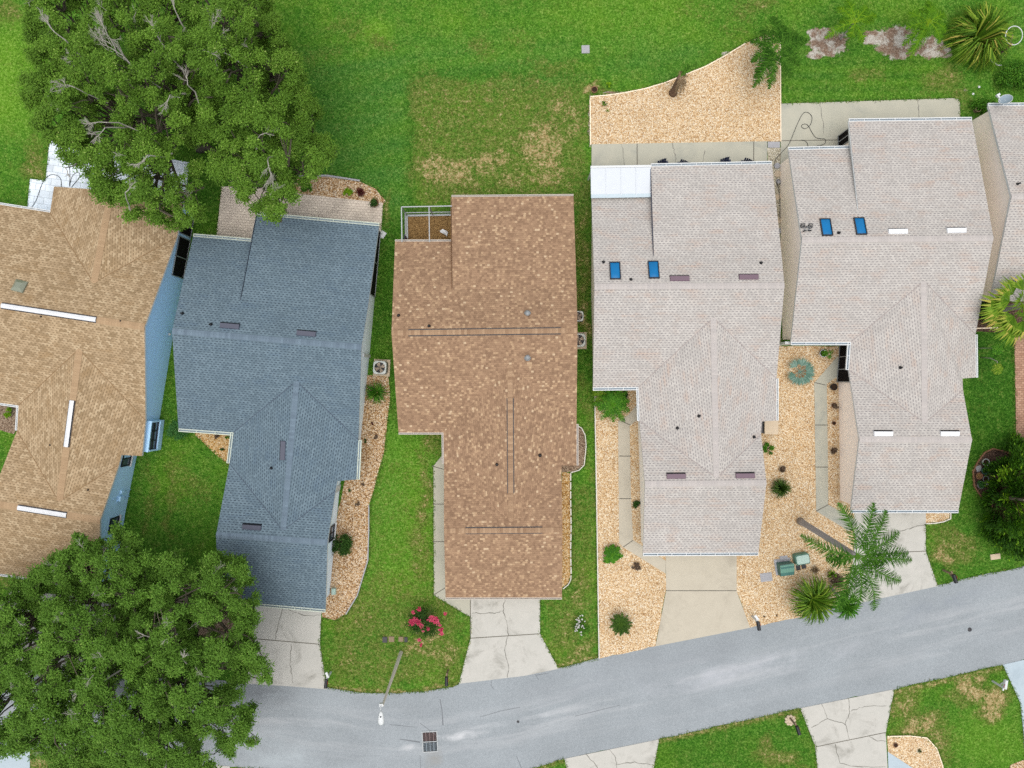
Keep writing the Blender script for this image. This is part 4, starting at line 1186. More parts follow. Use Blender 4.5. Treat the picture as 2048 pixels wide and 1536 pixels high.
PALM_Y = leaf_mat('bright_palm_leaf', [(0.0, rgb(70, 118, 18)), (0.5, rgb(104, 156, 30)), (0.85, rgb(150, 184, 40)), (1.0, rgb(196, 198, 64))])
PALM_F = leaf_mat('fan_palm_leaf', [(0.0, rgb(62, 98, 22)), (0.5, rgb(98, 140, 34)), (0.85, rgb(146, 174, 56)), (1.0, rgb(206, 190, 96))])
PALM_G = leaf_mat('green_palm_leaf', [(0.0, rgb(44, 92, 20)), (0.5, rgb(70, 130, 32)), (0.85, rgb(104, 160, 46)), (1.0, rgb(150, 180, 80))])
SAGO = leaf_mat('sago_leaf', [(0.0, rgb(34, 62, 16)), (0.5, rgb(54, 88, 24)), (1.0, rgb(96, 126, 50))])
BLUEP = leaf_mat('blue_palm_leaf', [(0.0, rgb(84, 124, 108)), (0.5, rgb(116, 154, 138)), (1.0, rgb(160, 186, 172))])
DEADP = leaf_mat('dead_frond', [(0.0, rgb(104, 84, 60)), (0.5, rgb(148, 126, 96)), (1.0, rgb(184, 166, 134))])
GREEN = leaf_mat('shrub_leaf', [(0.0, rgb(44, 88, 20)), (0.5, rgb(74, 128, 32)), (1.0, rgb(124, 172, 56))])
DKGREEN = leaf_mat('dark_shrub_leaf', [(0.0, rgb(34, 62, 22)), (0.5, rgb(54, 90, 34)), (1.0, rgb(96, 130, 54))])
HEDGE = leaf_mat('hedge_leaf', [(0.0, rgb(44, 92, 44)), (0.5, rgb(70, 124, 60)), (1.0, rgb(112, 160, 92))])
LIMEL = leaf_mat('lime_leaf', [(0.0, rgb(82, 128, 16)), (0.5, rgb(124, 170, 26)), (1.0, rgb(176, 208, 56))])
MAROON = leaf_mat('maroon_leaf', [(0.0, rgb(58, 22, 24)), (0.5, rgb(92, 40, 40)), (1.0, rgb(130, 66, 60))])
PINK = leaf_mat('pink_bract', [(0.0, rgb(186, 48, 84)), (0.5, rgb(218, 70, 108)), (1.0, rgb(236, 122, 146))], 0.3)
WHITEF = leaf_mat('white_petal', [(0.0, rgb(214, 210, 206)), (1.0, rgb(244, 242, 240))], 0.3)
BROWNT = leaf_mat('brown_twig_leaf', [(0.0, rgb(70, 56, 46)), (0.5, rgb(104, 86, 70)), (1.0, rgb(146, 126, 104))], 0.1)
CONIF = leaf_mat('cypress_leaf', [(0.0, rgb(30, 60, 12)), (0.45, rgb(52, 94, 18)), (0.8, rgb(92, 142, 24)), (1.0, rgb(150, 196, 44))])

def leaf_mesh(name, centres, dirs, normals, L, W, tints, mat, parent, fold=0.15, clump=None):
    """one mesh of many separate pointed leaves"""
    n = len(centres)
    d = dirs / np.maximum(np.linalg.norm(dirs, axis=1, keepdims=True), 1e-6)
    nn = normals - d * np.sum(normals * d, 1, keepdims=True)
    nn /= np.maximum(np.linalg.norm(nn, axis=1, keepdims=True), 1e-6)
    s = np.cross(nn, d)
    L = np.broadcast_to(L, n)[:, None]; W = np.broadcast_to(W, n)[:, None]
    v = np.empty((n, 4, 3), np.float32)
    v[:, 0] = centres - d * L / 2
    v[:, 1] = centres + s * W / 2 + nn * W * fold
    v[:, 2] = centres + d * L / 2
    v[:, 3] = centres - s * W / 2 + nn * W * fold
    me = bpy.data.meshes.new(name)
    me.vertices.add(n * 4); me.loops.add(n * 4); me.polygons.add(n)
    me.vertices.foreach_set('co', v.reshape(-1))
    me.loops.foreach_set('vertex_index', np.arange(n * 4, dtype=np.int32))
    me.polygons.foreach_set('loop_start', np.arange(0, n * 4, 4, dtype=np.int32))
    me.polygons.foreach_set('loop_total', np.full(n, 4, np.int32))
    me.materials.append(mat)
    a = me.attributes.new('tint', 'FLOAT', 'FACE')
    a.data.foreach_set('value', np.clip(tints, 0, 1).astype(np.float32))
    me.update(calc_edges=True)
    o = bpy.data.objects.new(name, me)
    COL.objects.link(o)
    if parent is not None:
        o.parent = parent
        o.matrix_parent_inverse = Matrix.Translation(-world_loc(parent))
    return o

def clump_leaves(cs, rad, per, L, W, rng, flat=0.6, up=1.2, shell=0.55):
    """random leaves in flattened clumps: positions, directions, normals, tints"""
    cs = np.asarray(cs, float); rad = np.asarray(rad, float)
    n = len(cs)
    k = np.maximum(4, (per * (rad / rad.mean()) ** 2).astype(int))
    idx = np.repeat(np.arange(n), k)
    m = len(idx)
    u = rng.normal(size=(m, 3)); u /= np.linalg.norm(u, axis=1, keepdims=True)
    r = (shell + (1 - shell) * rng.random(m)) * np.where(rng.random(m) < .25, rng.random(m), 1)
    # ragged outline: each clump has its own sprays
    ph = rng.random(n) * 6.28
    a = np.arctan2(u[:, 1], u[:, 0])
    lob = 0.78 + 0.42 * np.sin(a * 5 + ph[idx]) * np.sin(a * 3 + ph[idx] * 1.7 + u[:, 2] * 4) + 0.12 * rng.normal(size=m)
    off = u * (r * rad[idx] * lob)[:, None]
    off[:, 2] *= flat
    pos = cs[idx] + off
    d = off.copy(); d[:, 2] *= 0.5
    d += rng.normal(size=(m, 3)) * rad[idx][:, None] * 0.55
    d[:, 2] *= 0.6
    nm = rng.normal(size=(m, 3)) * 0.55 + np.array([0, 0, up]) + u * 0.35
    ct = rng.random(n) * 0.30
    t = 0.16 + ct[idx] + rng.random(m) * 0.30 + (rng.random(m) < .06) * 0.35
    return pos, d, nm, t, idx

def in_poly(x, y, poly):
    c = False
    j = len(poly) - 1
    for i in range(len(poly)):
        xi, yi = poly[i]; xj, yj = poly[j]
        if (yi > y) != (yj > y) and x < (xj - xi) * (y - yi) / (yj - yi) + xi:
            c = not c
        j = i
    return c
def edge_dist(x, y, poly):
    best = 1e9
    for i in range(len(poly)):
        ax, ay = poly[i]; bx, by = poly[(i + 1) % len(poly)]
        L = (bx - ax) ** 2 + (by - ay) ** 2
        t = max(0, min(1, ((x - ax) * (bx - ax) + (y - ay) * (by - ay)) / max(L, 1e-6)))
        best = min(best, math.hypot(x - ax - t * (bx - ax), y - ay - t * (by - ay)))
    return best

def bent(a, b, rng, n=5, sag=0.12):
    a, b = Vector(a), Vector(b)
    L = (b - a).length
    k = Vector((rng.normal(), rng.normal(), rng.normal() * .5)) * L * sag
    return [a + (b - a) * t + k * math.sin(math.pi * t) + Vector((rng.normal(), rng.normal(), rng.normal())) * L * 0.02 * (0 < i < n) for i, t in enumerate([j / n for j in range(n + 1)])]

def twig_spray(mb, base, d, L, rng, depth=3, r=0.03):
    """bare forked twigs spreading like a fan"""
    tip = base + d * L
    mb.tube(bent(base, tip, rng, 3, .07), [r, r * .8, r * .6, r * .35], 4, cap=False)
    if depth == 0:
        return
    for k in range(5):
        t = rng.uniform(.25, .95)
        q = base + d * L * t
        dd = (d + Vector((rng.normal(), rng.normal(), rng.normal() * .5)) * .42).normalized()
        twig_spray(mb, q, dd, L * rng.uniform(.40, .70) * (1.15 - .4 * t), rng, depth - 1, r * .55)

def oak(label, poly, trunk_px, holes, n, zmax, zmin, seed, mat, cr=(0.6, 1.15), per=230, leaf=(0.19, 0.11), dead=(), bare=0.05, trunk_r=0.36, low=0.3, limbs=()):
    rng = np.random.default_rng(seed)
    root_p = P(*trunk_px)
    root = thing('oak_tree', root_p, label, 'tree')
    xs = [p[0] for p in poly]; ys = [p[1] for p in poly]
    # masses of foliage, domed in height, each built of small sprays; a thinner layer hangs below
    cs, rad, big = [], [], []
    def free(x, y):
        return not any(((x - h[0]) / h[2]) ** 2 + ((y - h[1]) / h[3]) ** 2 < 1 for h in holes)
    def spot():
        while True:
            x, y = rng.uniform(min(xs), max(xs)), rng.uniform(min(ys), max(ys))
            if in_poly(x, y, poly) and free(x, y):
                return x, y, edge_dist(x, y, poly) * S
    def height(e):
        return zmin + (zmax - zmin) * (0.30 + 0.70 * min(1, e / 4.5) ** .6)
    for _ in range(n * 40):
        x, y, e = spot()
        r = min(rng.uniform(*cr), max(.55, e * 1.05))
        p = P(x, y, height(e) * rng.uniform(.84, 1.05))
        if all((p - q).length > 0.80 * (r + rr) for q, rr in big):
            big.append((p, r))
            if len(big) >= n:
                break
    for p, r in big:
        k = int(8.5 * (r / 1.3) ** 2) + 4
        el = rng.uniform(.7, 1.0); ang = rng.uniform(0, 3.14)
        for _ in range(k):
            a, u = rng.uniform(0, 6.283), math.sqrt(rng.random())
            lx, ly = math.cos(a) * u * r, math.sin(a) * u * r * el
            q = Vector((p.x + lx * math.cos(ang) - ly * math.sin(ang), p.y + lx * math.sin(ang) + ly * math.cos(ang), p.z + r * .55 * (math.sqrt(1 - u * u * .9) - .5) + rng.normal() * .1))
            cs.append(q); rad.append(rng.uniform(.30, .58))
    for _ in range(int(n * low * 10)):
        x, y, e = spot()
        if e > .5:
            cs.append(P(x, y, zmin + (height(e) - zmin) * rng.uniform(-.1, .55))); rad.append(rng.uniform(.35, .6))
    C = np.array([list(c) for c in cs]); Rr = np.array(rad)
    # limbs
    wood = MB()
    zt = zmin * 0.55
    fork = root_p + Vector((rng.normal() * .3, rng.normal() * .3, zt))
    wood.tube([root_p + Vector((0, 0, -.1)), root_p + Vector((0, 0, .4)), root_p + (fork - root_p) * .6, fork], [trunk_r * 1.5, trunk_r * 1.1, trunk_r * .95, trunk_r * .9], 10)
    tb = wood.build('trunk', BARK, root, True)
    K = 9
    cen = C[rng.choice(len(C), K, replace=False)]
    for _ in range(12):
        a = np.argmin(((C[:, None, :2] - cen[None, :, :2]) ** 2).sum(-1), 1)
        for k in range(K):
            if (a == k).any():
                cen[k] = C[a == k].mean(0)
    br = MB()
    for k in range(K):
        me = Vector(cen[k]); me.z = fork.z + (cen[k][2] - fork.z) * .45
        path = bent(fork, me, rng, 6, .10)
        br.tube(path, [trunk_r * (.5 - .06 * i) for i in range(7)], 7, cap=False)
        m2 = np.where(a == k)[0]
        # second order: cluster members into branchlets
        nb = max(2, len(m2) // 9)
        sub = C[rng.choice(m2, min(nb, len(m2)), replace=False)]
        b = np.argmin(((C[m2][:, None] - sub[None]) ** 2).sum(-1), 1)
        for j in range(len(sub)):
            t = rng.uniform(.55, 1.0)
            st = path[min(6, int(t * 6))]
            e2 = Vector(sub[j]); e2.z -= .9
            p2 = bent(st, e2, rng, 5, .10)
            br.tube(p2, [.11, .095, .08, .065, .05, .04], 5, cap=False)
            for q in m2[b == j]:
                if rng.random() > .4:
                    continue
                e3 = Vector(C[q]); e3.z -= .3
                p3 = bent(p2[rng.integers(2, 6)], e3, rng, 3, .12)
                br.tube(p3, [.045, .04, .03, .02], 4, cap=False)
    for L in limbs:
        br.tube([P(x, y, z) for x, y, z in L], [.24, .22, .2, .17, .14, .11][:len(L)], 8)
    br.build('branch', BARK, root, True)
    # bare twigs showing on the outside of the crown
    tw = MB()
    for x, y, ang, L, dep in dead:
        p = P(x, y, zmax * .93)
        d = Vector((math.cos(math.radians(ang)), math.sin(math.radians(ang)), .22)).normalized()
        twig_spray(tw, p, d, L * .8, rng, min(dep, 3), .026)
        tw.tube(bent(p - d * .8 - Vector((0, 0, 1.6)), p, rng, 3, .05), [.045, .04, .034, .026], 5, cap=False)
    for q in rng.choice(len(C), int(len(C) * bare), replace=False):
        p = Vector(C[q]) + Vector((0, 0, Rr[q] * .35))
        d = Vector((rng.normal(), rng.normal(), .5)).normalized()
        twig_spray(tw, p - d * .3, d, rng.uniform(.4, .8), rng, 2, .013)
    tw.build('dead_twigs', TWIG, root)
    keep = np.ones(len(C), bool)
    pos, d, nm, t, idx = clump_leaves(C[keep], Rr[keep], per, *leaf, rng)
    m = len(pos)
    hz = (pos[:, 2] - C[:, 2].mean()) / 4
    leaf_mesh('crown', pos, d, nm, leaf[0] * rng.uniform(.7, 1.25, m), leaf[1] * rng.uniform(.7, 1.2, m), t, mat, root)
    return root

oak('huge spreading oak with bare grey twigs behind the tan and blue roofed houses',
    [(60, 20), (90, -40), (300, -60), (520, -50), (555, 30), (570, 90), (618, 140), (610, 175), (600, 200), (625, 225), (652, 290), (655, 340), (620, 352), (580, 400), (560, 428), (520, 415), (490, 380), (440, 360), (430, 290), (395, 262), (350, 300), (385, 330), (392, 360), (402, 425), (380, 440), (350, 452), (300, 440), (260, 430), (205, 398), (180, 370), (190, 340), (140, 320), (130, 290), (85, 262), (60, 225), (50, 180), (70, 130)],
    (402, 292), [(405, 300, 34, 36), (270, 318, 30, 9), (350, 345, 28, 24), (335, 392, 24, 16), (225, 100, 18, 10), (270, 175, 24, 8), (340, 250, 20, 10), (480, 190, 14, 9), (395, 60, 16, 8), (480, 150, 14, 12), (255, 90, 22, 16), (300, 245, 40, 14), (140, 250, 10, 8)], 110, 10.2, 5.0, 11, OAK, per=290, cr=(.9, 1.75), leaf=(.13, .068), low=.5,
    limbs=[[(340, 288, 4.6), (362, 275, 4.9), (390, 268, 5.0), (405, 264, 5.0), (425, 276, 5.2), (445, 280, 5.6)], [(400, 285, 3.0), (396, 270, 4.4), (392, 266, 5.0)], [(334, 292, 4.6), (328, 312, 4.6), (318, 330, 4.8)]],
    dead=[(265, 132, 145, 2.3, 4), (235, 110, 120, 1.7, 3), (215, 70, 110, 1.4, 3), (110, 65, 125, 1.2, 3), (200, 130, 170, 1.5, 3), (330, 95, 118, 1.6, 3), (375, 170, 95, 1.0, 2), (415, 75, 60, 1.4, 3), (430, 90, 50, 1.0, 2), (215, 245, 190, 1.3, 3), (210, 255, 235, 1.1, 3), (150, 175, 170, 1.0, 3), (350, 20, 95, 1.2, 3), (535, 320, 290, 1.5, 3), (520, 270, 15, 1.0, 3), (340, 190, 250, 1.2, 2), (295, 310, 230, .9, 3), (460, 110, 165, .9, 2), (130, 335, 300, .7, 2), (250, 385, 40, .8, 2)])
oak('big leafy oak standing over the road beside the blue roofed house',
    [(50, 1170), (110, 1118), (150, 1085), (185, 1075), (215, 1092), (245, 1066), (290, 1078), (282, 1108), (330, 1120), (400, 1130), (440, 1112), (485, 1130), (480, 1160), (500, 1195), (525, 1240), (505, 1262), (490, 1290), (512, 1305), (535, 1330), (528, 1352), (498, 1362), (470, 1385), (480, 1410), (514, 1440), (505, 1470), (478, 1500), (452, 1498), (400, 1480), (385, 1490), (418, 1532), (400, 1560), (300, 1600), (150, 1580), (100, 1530), (40, 1500), (-30, 1495), (-120, 1450), (-130, 1300), (-60, 1200), (0, 1180)],
    (255, 1265), [(125, 1185, 11, 8), (175, 1212, 12, 10), (58, 1296, 12, 11), (265, 1410, 14, 10), (275, 1445, 12, 9), (150, 1260, 9, 8), (20, 1425, 16, 10), (355, 1180, 12, 12), (465, 1275, 16, 9), (470, 1298, 14, 10),  (425, 1365, 14, 9), (190, 1340, 24, 10), (240, 1510, 16, 7), (50, 1460, 12, 10), (60, 1232, 10, 8), (100, 1330, 8, 6)], 120, 9.4, 4.5, 23, OAK2, per=290, leaf=(.13, .066), cr=(.85, 1.6),
    dead=[(360, 1325, 60, .8, 2), (180, 1375, 200, 1.0, 2), (300, 1275, 150, .8, 2)], bare=.05, trunk_r=.34, low=.75)

# ---- palms
def frond(mb, o, az, L, rise, droop, wid, n, rng, mat_t=(.2, .7), hang=.35, petiole=.12, lw=.05, curl=0.0):
    """feather frond: arching midrib with leaflets along both sides"""
    o = Vector(o)
    f = Vector((math.cos(az), math.sin(az), 0)); sd = Vector((-f.y, f.x, 0))
    def pt(t):
        return o + f * (L * (t - .12 * t * t * (1 + droop))) + sd * curl * L * t * t + Vector((0, 0, L * (rise * t - droop * t * t)))
    k = 9
    path = [pt(i / k) for i in range(k + 1)]
    mb.tube(path, [.03 - .0025 * i for i in range(k + 1)], 4, 0, False, t=.75)
    for i in range(n):
        t = petiole + (1 - petiole) * (i + rng.random() * .6) / n
        b = pt(t)
        tg = (pt(min(1, t + .03)) - pt(max(0, t - .03))).normalized()
        ll = wid * (math.sin(math.pi * min(1, .18 + .80 * t)) ** .7) * rng.uniform(.65, 1.2)
        sl = tg.cross(Vector((0, 0, 1))).normalized()
        for sg in (1, -1):
            dr = (sl * sg + tg * rng.uniform(.35, 1.0) + Vector((0, 0, rng.uniform(-.25, .5)))).normalized()
            m = b + dr * ll * .55
            e = m + (dr + Vector((0, 0, -hang * rng.uniform(.6, 1.8)))).normalized() * ll * .5
            w = tg * lw
            mb.add([b - w * .5, b + w * .5, m + w * .45, m - w * .45, e], [(0, 1, 2, 3), (3, 2, 4)], 0, t=rng.uniform(*mat_t))
def fan(mb, o, az, Lp, Lf, el, rng, n=20, spread=2.4, t=(.2, .7), tip=None, droop=.3):
    """fan leaf: stalk and a spread of pointed segments"""
    o = Vector(o)
    f = Vector((math.cos(az) * math.cos(el), math.sin(az) * math.cos(el), math.sin(el)))
    h = o + f * Lp + Vector((0, 0, -droop * Lp * .4))
    mb.tube([o, (o + h) / 2 + Vector((0, 0, .06 * Lp)), h], [.03, .024, .018], 4, 0, False, t=.7)
    sd = f.cross(Vector((0, 0, 1))).normalized()
    up = sd.cross(f)
    for i in range(n):
        a = (i / (n - 1) - .5) * spread + rng.normal() * .03
        d = f * math.cos(a) + sd * math.sin(a)
        L = Lf * (.72 + .28 * math.cos(a)) * rng.uniform(.85, 1.1)
        w = L * spread / n * .5
        s2 = d.cross(up).normalized()
        m = h + d * L * .6 + up * .02 * (i % 2)
        e = h + d * L + Vector((0, 0, -droop * L * rng.uniform(.4, 1.2)))
        tt = rng.uniform(*t)
        mb.add([h, m + s2 * w, m - s2 * w], [(0, 2, 1)], 0, t=tt)
        mb.add([m + s2 * w, m - s2 * w, e], [(0, 1, 2)], 0, t=tt if tip is None else rng.uniform(*tip))
def palm_trunk(root, a, b, r0, r1, name='trunk', mat=None, lean=.06):
    mb = MB()
    a, b = Vector(a), Vector(b)
    n = 14
    pts = [a + (b - a) * (i / n) + Vector((0, 0, math.sin(math.pi * i / n) * lean * (b - a).length * .3)) for i in range(n + 1)]
    mb.tube(pts, [(r0 * (1.35 if i == 0 else 1) + (r1 - r0) * i / n) * (1 + .06 * (i % 2)) for i in range(n + 1)], 9)
    return mb.build(name, mat or PTRUNK, root, True)
PTRUNK = plain('palm_trunk', paint(150, 145, 142), 0.95, 0.1, var=0.25, scale=14)

def feather_palm(label, base, crown, zc, spec, L, wid, mat, seed, r=(.14, .10), n=34, name='palm_tree', hang=.35, lw=.05, tint=(.15, .75), trunk=True, rise=.25, droop=.45, petiole=.12):
    rng = np.random.default_rng(seed)
    b = P(*base); c = P(crown[0], crown[1], zc)
    root = thing(name, b, label, 'palm' if trunk else 'plant')
    if trunk:
        palm_trunk(root, b - Vector((0, 0, .05)), c, *r)
    for az, lf, dr in spec:
        mb = MB()
        frond(mb, c + Vector((0, 0, .05)), math.radians(az), L * lf, rise + rng.uniform(-.06, .06), droop + dr, wid, n, rng, tint, hang, petiole, lw, rng.uniform(-.22, .22))
        mb.build('frond', mat, root)
    return root

feather_palm('tall queen palm with a grey leaning trunk over the shared gravel', (1600, 1042), (1712, 1112), 8.6,
    [(172, 1.05, .0), (95, .98, -.1), (70, 1.0, -.15), (48, .98, -.05), (28, .95, .05), (10, 1.0, 0), (-2, 1.05, .0), (-40, 1.0, .05), (-58, 1.08, .0), (-78, .95, 0), (-102, 1.05, 0), (-118, 1.1, .05), (198, .5, .15), (-22, .6, .2)],
    3.45, .62, PALM_D, 31, (.19, .15), 66, lw=.040, rise=.30, droop=.36, tint=(.0, .75), hang=.4)
feather_palm('dark queen palm at the tip of the curved gravel bed', (1523, 120), (1552, 95), 2.7,
    [(88, 1.0, 0), (120, .7, .1), (40, .85, 0), (8, .95, 0), (-30, .85, .05), (-62, .9, .05), (-100, 1.1, .0), (-118, 1.15, 0), (165, .7, .1), (200, .7, .1), (230, .9, .05), (65, .7, -.1)],
    2.6, .52, PALM_D, 32, (.13, .10), 66, lw=.045, hang=.25, tint=(.0, .75))
feather_palm('young yellow green palm with a thin trunk by the smaller sandy patch', (1681, 78), (1708, 46), 2.2,
    [(100, 1.0, 0), (128, .9, 0), (55, .8, -.1), (28, 1.0, 0), (8, .95, .05), (-60, .8, .1), (195, 1.1, .05), (160, .5, .1), (-95, .5, .1)], 1.9, .46, PALM_Y, 33, (.06, .05), 40, lw=.05, tint=(.05, .7))
feather_palm('drooping bright palm by the larger sandy patch', (1828, 72), (1858, 44), 2.3,
    [(75, .9, 0), (100, .7, 0), (30, .8, .05), (-10, .8, .05), (-50, .9, .1), (-110, 1.3, .0), (-128, 1.35, 0), (-140, 1.1, .05), (160, .8, .05), (130, .6, 0), (190, .8, 0)], 1.95, .48, PALM_Y, 34, (.06, .05), 40, lw=.05, tint=(.0, .6))
LATE = []
feather_palm('round bright green palm in the gravel corner by the white gutter', (1222, 815), (1226, 810), 1.0,
    [(i * 24 + (i * 31 % 13), .75 + (i * 17 % 5) * .09, (i * 7 % 4) * .06) for i in range(20)], 1.4, .34, PALM_G, 36, (.08, .08), 22, lw=.05, tint=(.2, .9))
feather_palm('yellowing small palm close against the white gutter', (1206, 790), (1204, 789), .7,
    [(i * 51 + 20, .8 + (i % 3) * .15, .05 * (i % 3)) for i in range(8)], .95, .28, PALM_F, 37, (.06, .06), 18, trunk=True)
feather_palm('round dark sago palm in the gravel near the road', (1241, 1247), (1241, 1248), .55,
    [(i * 137.5, 1.0 - (i // 12) * .16, -.15 - .05 * (i // 12)) for i in range(36)], .88, .16, SAGO, 38, (.14, .14), 22, name='sago_palm', hang=.05, lw=.034, tint=(.2, .9), rise=.30, droop=.40)
feather_palm('small bright green cut-leaf plant beside the curved path', (1224, 1110), (1224, 1110), .5,
    [(i * 40 + (i * 23 % 17), .8 + (i * 7 % 4) * .1, .05 * (i % 3)) for i in range(13)], .78, .26, PALM_G, 39, (.05, .05), 9, name='potted_palm', hang=.2, lw=.11, tint=(.15, .8))

def fan_palm(label, base, crown, zc, spec, Lp, Lf, mat, seed, r=(.14, .12), n=20, spread=2.4, tint=(.15, .7), tip=None, el=.35, droop=.3, trunk=True):
    rng = np.random.default_rng(seed)
    b = P(*base); c = P(crown[0], crown[1], zc)
    root = thing('fan_palm', b, label, 'palm')
    if trunk:
        palm_trunk(root, b - Vector((0, 0, .05)), c, *r)
    for az, k, e in spec:
        mb = MB()
        fan(mb, c, math.radians(az), Lp * k, Lf * k, el + e, rng, n, spread, tint, tip if e < .4 else None, droop)
        mb.build('frond', mat, root)
    return root
fan_palm('tall fan palm with ragged yellow tips at the photo edge beside the beige wall', (1990, 620), (2045, 612), 3.6, [(100, 1.0, .1), (135, 1.0, 0), (165, 1.05, .1), (182, 1.2, -.1), (200, 1.15, -.2), (222, 1.0, .1), (240, 1.2, -.1), (262, 1.0, .1), (285, 1.0, 0), (310, 1, 0), (340, 1, .2), (20, 1, .1), (60, 1, .1), (150, .7, .5), (250, .7, .5)], 1.0, 1.25, PALM_F, 43, (.2, .18), 20, 2.0, (.2, .75), (.6, 1.0), droop=.4)
fan_palm('blue green fan palm in the gravel by the angled path', (1599, 744), (1599, 743), .55, [(20, 1, 0), (75, 1, .1), (125, .9, -.1), (215, .9, -.1), (250, 1.0, .0), (285, 1, 0), (320, 1.05, 0), (350, 1.0, .05)], .38, .62, BLUEP, 44, (.08, .08), 16, 2.1, (.2, .9), droop=.25, el=.25)

def dead_palm():
    rng = np.random.default_rng(5)
    b, c = P(1346, 186), P(1360, 155, 2.1)
    root = thing('palm_tree', b, 'dying palm with a shaggy brown trunk and one green frond', 'palm')
    palm_trunk(root, b, c, .22, .17, mat=plain('brown_palm_trunk', rgb(122, 100, 84), .95, .1, var=.3, scale=12))
    for az, L, m, dr in ((42, 1.7, PALM_D, .35), (55, 1.2, PALM_D, .3), (25, .9, DEADP, .9), (-30, .8, DEADP, 1.1), (-75, 1.0, DEADP, 1.2), (-100, .9, DEADP, 1.2), (-55, 1.0, DEADP, 1.2), (70, .7, DEADP, .7)):
        mb = MB()
        frond(mb, c, math.radians(az), L, .2, dr, .24, 22, rng, (.1, .8), .6, .1, .04)
        mb.build('frond', m, root)
dead_palm()

# ---- shrubs and small plants
def shrub(label, px, r, h, mat, seed, n=16, per=90, leaf=(.12, .07), name='shrub', rx=1.0, ry=1.0, flowers=None, cat=None, group=None):
    rng = np.random.default_rng(seed)
    b = P(*px)
    root = thing(name, b, label, cat or ('bush' if name == 'shrub' else name.replace('_', ' ')), group)
    cs, rad = [], []
    for i in range(n):
        a = rng.uniform(0, 6.28); k = math.sqrt(rng.random()) * .72
        cs.append((b.x + math.cos(a) * k * r * rx, b.y + math.sin(a) * k * r * ry, h * (.35 + .45 * (1 - k) + .15 * rng.random())))
        rad.append(r * rng.uniform(.28, .45))
    pos, d, nm, t, _ = clump_leaves(cs, rad, per, *leaf, rng, flat=.8)
    pos[:, 2] = np.maximum(pos[:, 2], .04)
    leaf_mesh('foliage', pos, d, nm, leaf[0] * rng.uniform(.7, 1.2, len(pos)), leaf[1], t, mat, root)
    st = MB()
    for c in cs:
        st.tube([b, Vector((b.x + (c[0] - b.x) * .5, b.y + (c[1] - b.y) * .5, c[2] * .6)), Vector(c)], [.02, .014, .008], 4, cap=False)
    st.build('stem', BARK, root)
    if flowers:
        fm, pts, k, fr = flowers
        fc, frd = [], []
        for x, y, rr in pts:
            q = P(x, y, h * .95)
            fc.append(tuple(q)); frd.append(rr)
        pos, d, nm, t, _ = clump_leaves(fc, frd, k, .1, .08, rng, flat=.5)
        leaf_mesh('blossom', pos, d, nm, fr, fr * .85, t * 1.3, fm, root)
    return root
def tuft(label, px, r, h, n, mat, seed, w=.04, name='grass_plant', tint=(.1, .95), cat='plant', droop=.5, z0=0.0, base=None, lay=1.0):
    rng = np.random.default_rng(seed)
    b = P(px[0], px[1], z0)
    g0 = P(*(base or px))
    root = thing(name, g0, label, cat)
    if z0 > .3:
        palm_trunk(root, g0 - Vector((0, 0, .05)), b, .1, .08)
    mb = MB()
    for i in range(n):
        a = rng.uniform(0, 6.28); L = r * rng.uniform(.55, 1.1)
        f = Vector((math.cos(a), math.sin(a), 0)); s = Vector((-f.y, f.x, 0))
        hh = h * rng.uniform(.5, 1.1) * (1 if rng.random() > .3 else 1.5)
        o = b + f * rng.uniform(0, .12 * r)
        pts = [o, o + f * L * .45 + Vector((0, 0, hh * .85)), o + f * L * .8 + Vector((0, 0, hh * .8)), o + f * L + Vector((0, 0, hh * (1 - droop)))]
        t = rng.uniform(*tint)
        ww = [w, w * .9, w * .6]
        for j in range(2):
            mb.add([pts[j] - s * ww[j] / 2, pts[j] + s * ww[j] / 2, pts[j + 1] + s * ww[j + 1] / 2, pts[j + 1] - s * ww[j + 1] / 2], [(0, 1, 2, 3)], 0, t=t)
        mb.add([pts[2] - s * ww[2] / 2, pts[2] + s * ww[2] / 2, pts[3]], [(0, 1, 2)], 0, t=t)
    mb.build('foliage', mat, root)
    return root

tuft('big clump of arching yellow tipped palm leaves near the white hoop', (1946, 84), 2.2, 1.3, 620, PALM_F, 35, .075, 'palm_clump', (.0, 1.0), 'palm', .75)
tuft('spiky fan palm overhanging the road edge', (1624, 1198), 1.5, .75, 420, PALM_F, 41, .07, 'fan_palm', (.0, .85), 'palm', .9, 1.2, (1626, 1186))
tuft('smaller fan palm with a thin leaning trunk at the road edge', (1688, 1208), .95, .6, 190, PALM_G, 42, .06, 'fan_palm', (.05, .85), 'palm', .9, 1.9, (1660, 1172))
shrub('rounded green hedge bush at the corner of the blue roofed house', (366, 858), .85, 1.0, HEDGE, 51, 22, 120, (.09, .055), rx=1.1, ry=.85)
tuft('spiky bright green clump just below the round fan air conditioner', (754, 785), .78, .55, 150, PALM_G, 52, .04)
shrub('dark green bushy plant against the pale blue wall', (684, 1086), .82, 1.0, DKGREEN, 53, 24, 130, (.13, .05))
tuft('tight round dark green grass plant in the gravel between two houses', (1557, 974), .66, .75, 320, SAGO, 54, .03, tint=(.2, 1.0), droop=.35)
shrub('small bright green bush under the eave by the beige slab cover', (1534, 897), .45, .5, GREEN, 55, 10, 70, (.1, .06))
